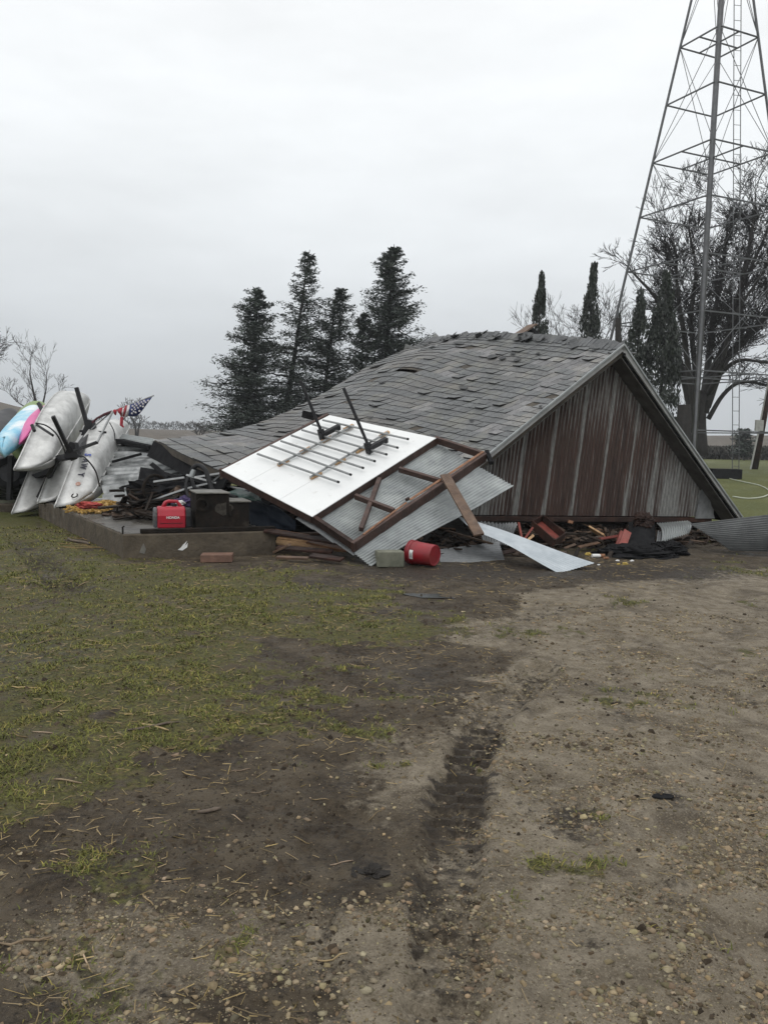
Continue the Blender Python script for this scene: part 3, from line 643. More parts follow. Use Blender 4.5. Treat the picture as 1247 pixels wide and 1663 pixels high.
# ridge shingles, curled and torn along the ridge
rdg = MB()
for k in range(48):
    u = k / 48; a = RS(u, 0); b = RS(min(1, u + .028), 0); n_ = A3(0, 0, 1); d_ = nrm(b - a); sd = nrm(np.cross(d_, n_)); jj = rs_.uniform(-.3, .5) * .05
    pA = [a + sd * .0 + n_ * (.055 + jj), b + n_ * (.05 + rs_.uniform(-.02, .04)), b + RN(u, 0) * .02 + (RS(u, .03) - RS(u, 0)) * 1.2, a + RN(u, 0) * .028 + (RS(u, .03) - RS(u, 0)) * (1.1 + rs_.uniform(-.2, .4))]
    q_ = rs_.uniform(.6, 1.05); rdg.add(pA + [x_ - n_ * .014 for x_ in pA], [(0, 1, 2, 3), (7, 6, 5, 4), (0, 3, 7, 4), (1, 5, 6, 2), (3, 2, 6, 7), (0, 4, 5, 1)], (q_, q_, q_))
rdg.build('ridge_cap', M['shingle'], barn)
# loose shingle scraps torn up and lying on the roof
for (px, py, su, sv, t_) in ((802, 583, .020, .016, .1), (815, 583, .016, .013, .5), (843, 587, .016, .015, -.4), (835, 576, .014, .008, 0), (755, 633, .022, .012, .2), (622, 623, .014, .008, .1), (845, 553, .022, .018, 0), (808, 549, .014, .012, .4),
                             (745, 559, .03, .010, .1), (700, 566, .012, .014, -.7), (690, 562, .012, .010, .2), (872, 577, .010, .006, .2), (920, 552, .012, .010, .4), (880, 661, .007, .006, .2), (770, 684, .012, .005, .1), (610, 663, .014, .004, 0), (603, 681, .016, .005, .1)):
    u, v = find_uv(px, py); n_ = RN(u, v); mb = MB(); p_ = []
    for a in np.linspace(0, 2 * pi, 7, endpoint=False):
        uu = u + su * cos(a + t_) * rs_.uniform(.7, 1.1); vv = v + sv * sin(a + t_) * rs_.uniform(.7, 1.1); p_.append(RS(min(1, max(0, uu)), min(1, max(0, vv))) + n_ * (.03 + .018 * rs_.random()))
    mb.prism(p_, n_ * .009, (rs_.uniform(.3, .5),) * 3); mb.build('torn_shingle', M['shingle'], barn)
for k in range(20):      # curled tabs torn along the ridge
    u, v = rs_.random() ** .8 * .98, abs(rs_.gauss(0, .035)) + .004; p_ = RS(u, v); n_ = nrm(RN(u, v) + A3(rs_.gauss(0, .16), rs_.gauss(0, .16), .1)); a_ = nrm(np.cross(n_, A3(rs_.gauss(0, 1), rs_.gauss(0, 1), .2))); b_ = np.cross(n_, a_); L = rs_.uniform(.07, .17)
    mb = MB(); mb.grid(np.array([[p_ + RN(u, v) * (.03 + .05 * abs(t_) ** 2) + a_ * L * t_ + b_ * L * .5 * q_ for q_ in (-1, -.2, .7, 1.1)] for t_ in np.linspace(-1, 1, 6)]), .012, (rs_.uniform(.4, 1.0),) * 3); mb.build('torn_shingle', M['shingle'], barn)
# far side slope, gable walls, trim
A_ = rk(0); Rr = gp(1206, 842, OV); far = rd * 8.2
Pr = np.array([[lerp(RS(s, 0) - A3(0, 0, .03), Rr + far * s, t) for s in np.linspace(0, 1, 12)] for t in np.linspace(0, 1, 10)])
mb = MB(); mb.grid(Pr - A3(0, 0, .012), .1); mb.build('roof_back', M['tar'], barn)
def trim(pts_px, wdt, name, m, off=OV + .02, drop=0.0):
    mb = MB()
    for (xa, ya), (xb, yb) in zip(pts_px[:-1], pts_px[1:]):
        a, b = gp(xa, ya, off), gp(xb, yb, off); d_ = nrm(b - a); u_ = nrm(np.cross(gn, d_)); u_ = u_ if u_[2] > 0 else -u_
        mb.box((a + b) / 2 - u_ * (wdt / 2 + drop), (b - a) / 2, u_ * wdt / 2, gn * .018)
    return mb.build(name, m, barn, bevel=.004)
trim([(1013, 561), (902, 650), (790, 741), (705, 810)], .065, 'rake_board', M['rake'])
trim([(1011, 561), (1090, 676), (1150, 763), (1205, 841)], .07, 'rake_board', M['rake'])
trim([(1013, 558), (902, 647.5), (790, 738.5), (705, 808)], .03, 'drip_edge', M['galv'], OV + .045)
trim([(1014, 558), (1090, 673.5), (1150, 760), (1206, 839)], .028, 'drip_edge', M['galv'], OV + .045)
# soffits (underside boards behind the rakes)
def soffit(a_px, b_px):
    a, b = gp(*a_px, OV - .0), gp(*b_px, OV); d_ = nrm(b - a); u_ = nrm(np.cross(gn, d_)); u_ = u_ if u_[2] > 0 else -u_
    mb = MB(); mb.box((a + b) / 2 - u_ * .13 - gn * (OV / 2 + .01), (b - a) / 2, gn * (OV / 2 - .012), u_ * .008); mb.build('soffit', M['soffit'], barn)
soffit((1013, 561), (705, 810)); soffit((1011, 561), (1205, 841))
# corrugated gable wall, leaning to the left with the rack of the frame
gw = MB(); base0, base1 = gp(748, 836), gp(1158, 839); bl = np.linalg.norm(base1 - base0); bd = (base1 - base0) / bl; leanv = A3(0, 0, 1) + gd * .115
LA, RA = gp(1013, 561, 0), None
top_l = [gp(*q_, 0) for q_ in ((1013, 566), (690, 828))]; top_r = [gp(*q_, 0) for q_ in ((1011, 566), (1204, 846))]
# the wall sits OV behind the rakes, so follow the roof planes themselves
pl_l = [rk(0) - gn * OV, rk(1) - gn * OV]; pl_r = [A_ - gn * OV, Rr - gn * OV]
def roofz(s):   # roof height over wall coordinate s (along gd, from P1)
    def zl(a, b): sa, sb = (a - P1) @ gd, (b - P1) @ gd; return a[2] + (b[2] - a[2]) * (s - sa) / (sb - sa)
    return min(zl(*pl_l), zl(*pl_r)) - .10
ncol = int(bl / .0085)
rows = []
for k in range(ncol + 1):
    q0 = base0 + bd * bl * k / ncol; cs = .013 * sin(2 * pi * (k * bl / ncol) / .068)
    lo_, hi_ = 0, 4.0
    for _ in range(24):
        m_ = (lo_ + hi_) / 2; q_ = q0 + leanv * m_
        if q_[2] < roofz((q_ - P1) @ gd): lo_ = m_
        else: hi_ = m_
    rows.append((q0, lo_, cs, k * bl / ncol))
SEAM = [.42, 1.0, 1.56, 2.11, 2.66, 3.22, 3.76, 4.30, 4.85]
for k, (q0, h_, cs, sx) in enumerate(rows):
    for f in np.linspace(0, 1, 7):
        q_ = q0 + leanv * h_ * f + gn * cs; ds = min(abs(sx - s_) for s_ in SEAM); 
        hf = h_ * f
        ru = .86 - .34 * sstep(2.9, 4.4, sx + .3 * sin(hf * 3)) - .26 * sstep(1.5, .5, sx) - .5 * math.exp(-(ds / (.030 + .03 * sstep(.6, 0, hf))) ** 2) - .30 * sstep(1.05, 2.1, hf) - .25 * math.exp(-(sx / .45) ** 2)
        if 4.0 < sx < 4.32: ru -= .5 * sstep(.9, .1, hf)
        if sx > 4.9: ru -= .2
        ru -= .28 * max(0, cs / .013) ** 2 - .03
        gw.v.append(tuple(q_)); gw.c.append((sx / 8, f, max(0, ru)))
for k in range(ncol):
    for i in range(6): a = k * 7 + i; gw.f.append((a, a + 7, a + 8, a + 1))
gw.build('gable_wall', M['rustwall'], barn)
# dark boards backing the corrugated sheet, sill beam and torn bottom strip
mb = MB(); ap = A_ - gn * (OV + .06) - A3(0, 0, .2); mb.prism([base0 - gn * .06 + A3(0, 0, .02), base1 - gn * .06 + A3(0, 0, .02), ap], -gn * .03); mb.build('wall_backing', M['darkwood'], barn)
mb = MB(); mb.beam(gp(752, 842, -.02), gp(1152, 844, -.02), .12, .085); mb.build('sill_beam', M['darkwood'], barn, bevel=.008)
mb = MB(); a, b = gp(752, 848, -.12), gp(1035, 852, -.12); mb.grid(np.array([[a + (b - a) * t + A3(0, 0, -.01 - .07 * r_) + gn * (.008 * sin(t * 280) + .04 * r_) for r_ in (0, 1)] for t in np.linspace(0, 1, 400)])); mb.build('torn_strip', M['rustblack'], barn)
mb = MB(); a, b = base0 + rd * 7.8, base1 + rd * 7.8; mb.prism([a + A3(0, 0, -.4), b + A3(0, 0, -.4), A_ + rd * 7.8 - gn * 0 + A3(0, 0, .0)], rd * .05); mb.build('rear_blocking_wall', M['darkwood'], barn)  # unseen far gable wall, added to keep light out of the void
mb = MB(); a = Rr - gn * .6 + gd * -.25; mb.prism([A3(a[0], a[1], -.1), A3(*(a + rd * 7)[:2], -.1), A3(*(a + rd * 7)[:2], .22), A3(a[0], a[1], .22)], gd * .05); mb.build('side_wall', M['darkwood'], barn)
# torn lower right corner of the wall
mb = MB(); a, b, c = gp(1143, 775, .05), gp(1160, 842, .06), gp(1128, 842, .05); mb.prism([a, b, c], gn * .01); mb.build('torn_corner', M['galvdull'], barn)
# eave fascia (dark underside hanging at the left end)
E0, E1 = RS(1, 1) + A3(0, 0, -.03), RS(.72, 1) + A3(0, 0, -.03)
mb = MB(); ed = nrm(E1 - E0); vdir = nrm(at(240, 742, 14.7) - E0); mb.box((E0 + E1) / 2 + vdir * .15 + A3(0, 0, .01), (E1 - E0) / 2, vdir * .15, nrm(np.cross(ed, vdir)) * .02); mb.build('fascia', M['tar'], barn)
# pieces standing up along the ridge
a, b, c = at(691, 560, 21.9), at(707, 540, 21.7), at(722, 557, 21.4); mb = MB(); mb.prism([a, b, c], A3(.1, .25, -.05)); mb.build('ridge_peak', M['rake'], barn)
a, b, c = at(655, 571, 21.9), at(658, 558, 21.8), at(670, 562, 21.7); mb = MB(); mb.prism([a, b, c], A3(.1, .25, -.05)); mb.build('ridge_peak', M['rake'], barn)
mb = MB(); a, b, c, d = at(840, 546, 17.9), at(863, 529, 18.1), at(880, 545, 17.9), at(860, 548, 17.6); mb.prism([a, b, c, d], A3(.05, .3, -.08)); mb.build('roof_vent', M['tar'], barn)
mb = MB(); mb.beam(at(839, 544, 17.7), at(865, 527, 17.95), .28, .03); mb.build('vent_lid', M['brownboard'], barn)
mb = MB(); mb.tube([gp(1014, 575, OV + .05), at(1032, 573, 14.9)], .022, 6); mb.build('rod', M['blackmetal'], barn)

# ------------------------------------------------------------------ fallen wall section with white boards, frame and sheet metal
Lp, Bp, Rp = at(360, 763, 11.9), at(507, 839, 10.9), at(708, 711, 12.6)
pn = nrm(np.cross(Rp - Bp, Lp - Bp)); pn = pn if pn[2] > 0 else -pn
def Q(x, y, off=0.0): return onplane(x, y, Lp + pn * off, pn)
Tp = Q(535, 674); sec = thing('fallen_wall_section', 'tilted fallen wall section with white boards facing up and brown studs', 'wall section', Q(575, 890, -.15))
for f0, f1 in ((0, .285), (.2875, .655), (.6575, 1)):
    mb = MB(); mb.prism([lerp(Lp, Bp, f0), lerp(Lp, Bp, f1), lerp(Tp, Rp, f1), lerp(Tp, Rp, f0)], -pn * .012); mb.build('white_board', M['white'], sec)
e1 = nrm(Rp - Bp); e2 = nrm(Bp - Lp)
def stud(a, b, wd=.045, ht=.09, m='stud', off=-.058, name='stud', sh_=A3(0, 0, 0)):
    mb = MB(); mb.beam(Q(*a, off) + sh_, Q(*b, off) + sh_, wd, ht, up=pn); return mb.build(name, M[m], sec, bevel=.005)
stud((505, 841), (708, 713), .05, .13, 'stud', -.082, sh_=e2 * .03)
stud((708, 714), (787, 740), .05, .11, 'stud', -.075)
stud((788, 742), (572, 889), .05, .15, 'stud', -.085, 'outer_stud')
stud((785, 733), (665, 812), .04, .012, 'freshwood', -.004, 'split_edge'); stud((660, 816), (590, 868), .03, .012, 'freshwood', -.004, 'split_edge')
stud((508, 842), (577, 888), .06, .12, 'darkwood', -.08); stud((358, 766), (507, 843), .05, .12, 'stud', -.078, sh_=-e1 * .0)
stud((648, 762), (716, 782), .05, .08); stud((577, 806), (640, 830), .05, .08); stud((616, 778), (586, 860), .06, .07, off=-.062, name='brace')
stud((360, 768), (533, 676), .05, .11)
stud((790, 733), (798, 752), .06, .06, 'tar', -.07, 'splinter'); stud((659, 812), (664, 809), .03, .04, 'darkwood', .02, 'nail_block')
# corrugated sheet under the frame
def corr(c00, c10, c01, c11, npitch, amp, n_, m, name, parent=None, nl=10, bend=None, per=10, th=0, sharp=1.0):
    nt_ = npitch * per; P = np.zeros((nt_ + 1, nl + 1, 3)); wave = (lambda w_: np.sign(w_) * abs(w_) ** sharp)
    for i in range(nt_ + 1):
        for j in range(nl + 1):
            s, t = i / nt_, j / nl; q_ = lerp(lerp(c00, c10, s), lerp(c01, c11, s), t) + n_ * amp * wave(sin(2 * pi * s * npitch))
            if bend: q_ = q_ + bend(s, t)
            P[i, j] = q_
    mb = MB(); mb.grid(P, th); return mb.build(name, m, parent, smooth=True)
so = -.165
corr(Q(602, 915, so), Q(505, 848, so), Q(834, 790, so), Q(712, 722, so), 28, .0125, pn, M['galv'], 'corrugated_sheet', sec, 12, lambda s, t: -pn * .05 * (1 - s) ** 3 * (1 - t) ** 2 + pn * .03 * (1 - s) * sin(t * 7) * .5, 8)
for k, ((xa, ya), (xb, yb)) in enumerate((((480, 842), (508, 860)), ((509, 859), (541, 882)), ((542, 880), (574, 902)))):
    a, b = Q(xa, ya, so - .01), Q(xb, yb, so - .01 - .01 * k); mb = MB(); mb.prism([a, b, b + e1 * .18 , a + e1 * .18], -pn * .006); mb.build('sheet_end', M['galvdull'], sec)
# conduit rack on the boards
pipes = [((524, 682), (663, 713)), ((507, 689), (646, 727)), ((490, 698), (628, 738)), ((473, 707), (609, 749)), ((456, 716), (590, 760)), ((439, 723), (570, 771)), ((418, 737), (550, 783))]
for a, b in pipes: mb = MB(); mb.tube([Q(*a, .075), Q(*b, .075)], .0165, 10); mb.build('conduit_pipe', M['conduit'], sec, smooth=False); mb = MB(); p_ = Q(*b, .075); mb.tube([p_ - nrm(Q(*b, .075) - Q(*a, .075)) * .02, p_ + nrm(Q(*b, .075) - Q(*a, .075)) * .006], .0185, 10); mb.build('end_cap', M['rubber'], sec)
for a, b in (((452, 754), (574, 691)), ((504, 775), (629, 702))): mb = MB(); mb.tube([Q(*a, .044), Q(*b, .044)], .0165, 10); mb.build('cross_pipe', M['conduit'], sec)
ra = nrm(Q(574, 691) - Q(452, 754))
for px, py in ((460, 751), (496, 731), (531, 713), (566, 694), (513, 772), (552, 749), (586, 730), (624, 705)):
    c = Q(px, py, .022); mb = MB(); mb.box(c, ra * .10, np.cross(pn, ra) * .024, pn * .02); mb.build('wood_cleat', M['palewood'], sec, bevel=.006)
for (tx, ty), (bx, by), (ex, ey) in (((488, 618), (524, 706), (549, 693)), ((558, 630), (600, 728), (626, 714))):
    B0 = Q(bx, by, .10); E_ = Q(ex, ey, .10); T_ = at(tx, ty, B0[1] - .1); br = bpy.data.objects.new('bracket', None); COL.objects.link(br); br.parent = sec; br['_base'] = wloc(sec)
    mb = MB(); mb.beam(B0, T_, .036, .036, up=pn); mb.build('arm', M['blackmetal'], br, bevel=.004)
    mb = MB(); mb.beam(B0 - nrm(E_ - B0) * .05, E_, .055, .075, up=pn); mb.build('base_bar', M['blackmetal'], br, bevel=.004)
    mb = MB(); mb.beam(B0 - pn * .08, B0 + nrm(T_ - B0) * .09, .09, .07, up=e1); mb.beam(E_ - pn * .05, E_ + pn * .03, .07, .05, up=e1); mb.build('clamp', M['blackmetal'], br, bevel=.004)
# bit of dark board behind the top corner, and the loose plank leaning on the frame
mb = MB(); mb.beam(at(492, 672, 14.2), at(535, 684, 13.9), .05, .12); tag(mb.build('dark_plank', M['tar']), 'dark board end poking out behind the white boards on the roof', 'plank')
lp0, lp1 = Q(722, 771, .03), at(778, 869, 10.55); mb = MB(); mb.beam(lp0, lp1, .035, .14, up=nrm(np.cross(lp1 - lp0, A3(.2, -1, .2)))); tag(mb.build('plank', M['brownboard'], bevel=.006), 'brown plank leaning diagonally across the corrugated sheet', 'plank')

# ------------------------------------------------------------------ loose corrugated sheets
def sheet(name, label, corners, npitch, amp, m, bend=None, nl=10, per=8, sharp=1.0):
    c00, c10, c01, c11 = corners; n_ = nrm(np.cross(c10 - c00, c01 - c00)); n_ = n_ if n_[2] > 0 else -n_
    return tag(corr(c00, c10, c01, c11, npitch, amp, n_, m, name, None, nl, bend, per, 0, sharp), label, 'sheet metal')
sheet('corrugated_sheet', 'dark grey corrugated sheet standing on edge at the far right', (at(1120, 851, 12.9), at(1185, 894, 12.3), at(1330, 826, 12.3), at(1330, 898, 11.9)), 17, .014, M['sheetdark'], lambda s, t: A3(0, -.12 * sin(pi * s), 0))
sheet('corrugated_sheet', 'long bright strip of sheet metal bent down to the mud', (at(742, 838, 11.5), at(768, 862, 10.9), at(966, 912, 10.55), at(908, 929, 10.25)), 11, .003, M['galvbright'], lambda s, t: A3(0, 0, .02 * sin(t * 5) + .02 * sin(pi * t) * (s - .3)), 16)
sheet('corrugated_sheet', 'grey corrugated sheet lying low between bucket and plank', (at(712, 893, 11.1), at(715, 915, 10.75), at(810, 880, 11.6), at(820, 912, 11.0)), 9, .012, M['galvdull'], None)
sheet('corrugated_sheet', 'buckled grey sheet hanging under the sill behind the plank', (at(775, 848, 12.3), at(842, 850, 12.9), at(785, 880, 11.6), at(825, 886, 11.8)), 12, .014, M['galvdull'], lambda s, t: A3(0, .08 * sin(s * 9), 0))
def curl(s, t): return A3(0, -.22 * sin(pi * s * .9), .10 * sin(pi * s))
sheet('corrugated_sheet', 'curled pale corrugated sheet lying beside the black tarpaper', (at(1066, 850, 13.2), at(1118, 846, 13.6), at(1074, 880, 12.4), at(1119, 866, 12.9)), 13, .014, M['galv'], lambda s, t: A3(0, -.12 * sin(pi * t), .05 * sin(pi * t)))
sheet('corrugated_sheet', 'small upright corrugated scrap below the curled pale sheet', (at(1068, 862, 12.8), at(1090, 866, 12.9), at(1064, 893, 12.2), at(1082, 886, 12.3)), 5, .014, M['galvdull'], None)
sheet('corrugated_sheet', 'large dull corrugated sheet sloping from canoes up to the eave', (at(162, 722, 16.4), at(170, 846, 13.0), at(256, 716, 15.9), at(352, 795, 13.2)), 10, .045, M['tinsheet'], lambda s, t: A3(0, 0, .06 * sin(3 * t + 5 * s)), 14, 12, .45)
sheet('corrugated_sheet', 'pale bent sheet edge lying atop the sloping tin', (at(192, 704, 16.4), at(194, 712, 16.0), at(250, 713, 15.6), at(246, 722, 15.2)), 3, .02, M['galv'], None)
mb = MB(); mb.beam(at(196, 716, 15.9), at(250, 727, 15.2), .25, .08); tag(mb.build('dark_plank', M['tar'], bevel=.01), 'black rotten board under the bent sheet edge', 'plank')
for (a, b, c) in (((182, 750), (230, 737), 'thin dark batten lying high on the sloping tin'), ((170, 800), (265, 788), 'dark batten low on the sloping tin'),):
    mb = MB(); mb.beam(at(*a, 14.9), at(*b, 15.0), .05, .05); tag(mb.build('batten', M['tar']), c, 'batten')

# ------------------------------------------------------------------ bucket, block, small wreckage
def rbucket():
    c = G(684, 921); ax = nrm(A3(.80, -.58, -.03)); R_ = .155; z0 = gz(c[0], c[1])
    o0 = A3(c[0] + .02, c[1] + .16, z0 + R_ + .0); b = thing('bucket', 'red plastic bucket lying on its side beside the concrete block', 'bucket', A3(o0[0], o0[1], z0))
    p, q_ = o0 - ax * .19, o0 + ax * .19
    mb = MB(); mb.lathe(p, q_, [(0, .148), (.02, .16), (.05, .16), (.06, .152), (.14, .15), (.15, .158), (.18, .158), (.19, .149), (.97, .138), (1.0, .133), (1.0, .118), (.985, .112), (.985, 0.001)], 40); mb.build('shell', M['bucket'], b, smooth=False)
    mb = MB(); mb.lathe(p, q_, [(.0, .148), (.3, .145), (.9, .13), (.9, .001)], 32); mb.build('inside', M['bucket'], b)
    up = A3(0, 0, 1); sd = nrm(np.cross(ax, up)); sd = sd if sd[1] < 0 else -sd; u2 = np.cross(sd, ax); u2 = u2 if u2[2] > 0 else -u2
    mb = MB(); V = np.array([[o0 + ax * (-.11 + .055 * i) + (.1515) * (sd * cos(a) + u2 * sin(a)) for a in np.linspace(-.45, .35, 8)] for i in range(2)]); mb.grid(V, 0); mb.build('paper_label', M['paintwhite'], b)
    for k in range(3): mb = MB(); V = np.array([[o0 + ax * (-.10 + .014 * k + .006 * i) + .1525 * (sd * cos(a) + u2 * sin(a)) for a in np.linspace(-.3, .15 - .1 * (k % 2), 5)] for i in range(2)]); mb.grid(V, 0); mb.build('label_print', M['inkdark'], b)
rbucket()
q = G(632, 921); mb = MB(); mb.box(A3(q[0], q[1] + .12, gz(q[0], q[1]) + .10), A3(.17, .03, 0), A3(-.02, .1, 0), A3(0, 0, .1)); tag(mb.build('concrete_block', M['block'], bevel=.012), 'mossy grey concrete block under the corrugated sheet', 'block')
# lumber heap between slab and frame
lum = [((447, 880), (560, 893), 11.3, 'palewood', 'long pale split plank low in the lumber heap'), ((440, 862), (500, 872), 11.5, 'freshwood', 'orange split board on top of the lumber heap'), ((452, 873), (530, 880), 11.45, 'palewood', 'pale plank in the middle of the lumber heap'),
       ((430, 861), (575, 886), 11.1, 'darkwood', 'dark brown board lying diagonally over the lumber heap'), ((445, 897), (470, 885), 10.9, 'brownboard', 'thin grey stick leaning on the slab corner'), ((455, 868), (520, 866), 11.9, 'brownboard', 'brown board at the back of the lumber heap'),
       ((500, 879), (565, 893), 11.15, 'freshwood', 'orange plank end pointing at the fallen frame'), ((450, 889), (540, 896), 11.0, 'darkwood', 'dark wet plank at the foot of the lumber heap'), ((505, 902), (556, 909), 10.5, 'darkwood', 'thin dark lath lying on mud before the heap'),
       ((450, 905), (500, 907), 10.5, 'brownboard', 'flat brown lath on the mud beside the slab corner'), ((470, 875), (545, 872), 12.0, 'darkwood', 'dark board deep under the white boards')]
for (a, b, Y, m, lb) in lum:
    mb = MB(); mb.beam(at(*a, Y + .1), at(*b, Y - .1), .12 if m != 'brownboard' else .06, .03, up=(.1, -.3, 1)); tag(mb.build('lumber_plank', M[m], bevel=.004), lb, 'plank', 'lumber heap by the slab')
# under the gable
t = thing('drawer', 'dark red open drawer tipped over under the gable sill', 'drawer', at(890, 890, 12.2))
a, b, c = at(862, 856, 12.9), at(898, 888, 12.1), at(915, 876, 12.6); d_ = a + c - b; nn = nrm(np.cross(b - a, c - b)); nn = nn if nn[1] < 0 else -nn
mb = MB(); mb.prism([a, b, c, d_], -nn * .02); mb.build('bottom', M['redpaint'], t)
for (p_, r_) in ((a, b), (b, c), (c, d_), (d_, a)): mb = MB(); mb.beam(p_ + nn * .05, r_ + nn * .05, .02, .12, up=nn); mb.build('side', M['darkwood'], t)
def plank(a, Ya, b, Yb, wd, th_, m, lb, up=(0, -1, .3), name='plank'):
    mb = MB(); mb.beam(at(*a, Ya), at(*b, Yb), th_, wd, up=up); return tag(mb.build(name, M[m], bevel=.003), lb, 'plank')
plank((1003, 894), 12.2, (1012, 866), 12.7, .05, .12, 'redpaint', 'left red board of the upright pair under the gable')
plank((1008, 893), 12.0, (1019, 863), 12.4, .03, .12, 'redpaint', 'right red board of the upright pair under the gable')
plank((958, 858), 13.2, (982, 872), 12.9, .12, .03, 'palewood', 'pale yellow board end under the gable')
plank((972, 876), 12.8, (1003, 871), 13.1, .08, .04, 'redpaint', 'reddish beam lying behind the pale board end'); plank((955, 888), 12.5, (980, 876), 12.9, .06, .03, 'darkwood', 'dark board crossing below the reddish beam')
plank((842, 850), 12.6, (848, 880), 12.1, .05, .03, 'redpaint', 'narrow red lath standing beside the tipped drawer'); plank((848, 880), 12.0, (864, 858), 12.7, .05, .03, 'redpaint', 'red lath slanting against the tipped drawer'); plank((852, 882), 12.0, (864, 871), 12.3, .07, .04, 'palewood', 'short pale board stub beside the tipped drawer')
plank((922, 847), 13.6, (930, 849), 13.6, .05, .05, 'freshwood', 'small orange wood chip under the sill'); plank((780, 905), 11.2, (870, 888), 11.9, .06, .05, 'darkwood', 'dark pole under the bright metal strip')
# black sheet of tar paper folded over, with a rough cloth lump
def blob(name, label, cat, c, rx, ry, rz, m, seed, rough=.42, nseg=34, group=None, kind=None):
    mb = MB(); V = []
    for i in range(nseg + 1):
        row = []
        for j in range(nseg):
            th, ph = pi * i / nseg, 2 * pi * j / nseg; d_ = A3(sin(th) * cos(ph), sin(th) * sin(ph), cos(th))
            fx_, fy_ = d_[0] * 2.3 + 7 + seed, d_[1] * 2.3 + d_[2] * 2.9 + 3; rg_ = 1 - abs(2 * fbm(np.array([fx_ * 1.7]), np.array([fy_ * 1.7]), seed + 5, 4)[0] - 1) * 2.2; k = 1 + rough * ((fbm(np.array([fx_]), np.array([fy_]), seed, 4)[0] - .5) * 2 + .55 * rg_ - .2); row.append(np.asarray(c) + d_ * A3(rx, ry, rz) * k)
        V.append(row + [row[0]])
    mb.grid(np.array(V)); o = mb.build(name, m, smooth=False); return tag(o, label, cat, group, kind)
mb = MB(); V = np.array([[lerp(lerp(at(1022, 850, 13.3), at(1062, 848, 13.4), s), lerp(at(1010, 886, 12.3), at(1058, 900, 11.8), s), t) + A3(0, -.25 * sin(pi * s) * (1 - t) - .1 * sin(4 * t), .05 * sin(5 * s)) for t in np.linspace(0, 1, 12)] for s in np.linspace(0, 1, 16)])
mb.grid(V, .02); tag(mb.build('tarpaper_sheet', M['tar']), 'black folded tarpaper sheet slumped below the sill at right', 'tarpaper')
blob('bark_chunk', 'brown rotten wood lump on the black tarpaper', 'wood lump', at(1045, 848, 12.9), .16, .16, .13, M['darkwood'], 4)
blob('tarpaper_heap', 'black tarpaper heap spilling onto mud below the sill', 'tarpaper', at(1030, 905, 12.0), .55, .35, .16, M['tar'], 8); blob('tarpaper_heap', 'small black heap below the curled pale sheet', 'tarpaper', at(1085, 893, 12.2), .25, .22, .12, M['tar'], 12)
# dark litter of splinters, tarpaper and mud clods in the shade below the sill
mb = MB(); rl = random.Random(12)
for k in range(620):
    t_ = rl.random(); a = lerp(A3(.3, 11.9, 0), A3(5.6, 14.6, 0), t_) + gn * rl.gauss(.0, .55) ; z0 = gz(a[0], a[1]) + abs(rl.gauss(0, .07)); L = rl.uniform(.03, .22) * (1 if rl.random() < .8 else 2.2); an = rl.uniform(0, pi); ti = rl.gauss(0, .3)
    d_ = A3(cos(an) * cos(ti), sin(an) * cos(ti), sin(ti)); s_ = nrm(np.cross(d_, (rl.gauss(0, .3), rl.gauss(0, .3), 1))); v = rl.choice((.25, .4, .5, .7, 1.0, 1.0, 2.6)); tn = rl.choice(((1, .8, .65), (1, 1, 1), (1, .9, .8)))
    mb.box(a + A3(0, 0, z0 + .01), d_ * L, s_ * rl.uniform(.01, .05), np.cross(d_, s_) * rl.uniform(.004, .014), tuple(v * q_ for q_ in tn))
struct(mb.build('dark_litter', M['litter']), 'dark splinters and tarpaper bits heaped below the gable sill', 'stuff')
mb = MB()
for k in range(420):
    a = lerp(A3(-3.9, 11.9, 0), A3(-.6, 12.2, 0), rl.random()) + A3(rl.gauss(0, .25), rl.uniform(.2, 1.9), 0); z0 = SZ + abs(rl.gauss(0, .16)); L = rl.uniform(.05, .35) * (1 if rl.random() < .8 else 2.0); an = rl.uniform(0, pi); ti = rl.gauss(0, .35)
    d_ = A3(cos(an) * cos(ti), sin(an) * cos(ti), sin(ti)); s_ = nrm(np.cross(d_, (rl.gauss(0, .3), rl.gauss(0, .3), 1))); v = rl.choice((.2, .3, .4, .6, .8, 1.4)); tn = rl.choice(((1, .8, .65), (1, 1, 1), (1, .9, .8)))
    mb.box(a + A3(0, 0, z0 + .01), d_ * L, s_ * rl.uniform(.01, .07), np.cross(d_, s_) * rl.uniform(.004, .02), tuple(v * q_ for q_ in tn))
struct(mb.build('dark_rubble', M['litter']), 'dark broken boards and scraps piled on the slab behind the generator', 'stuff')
q = G(603, 1413); blob('clod', 'black crumbly clod in the mud near the bottom centre', 'clod', A3(q[0], q[1], gz(q[0], q[1]) - .004), .05, .06, .014, M['clod'], 61, .9, 26)
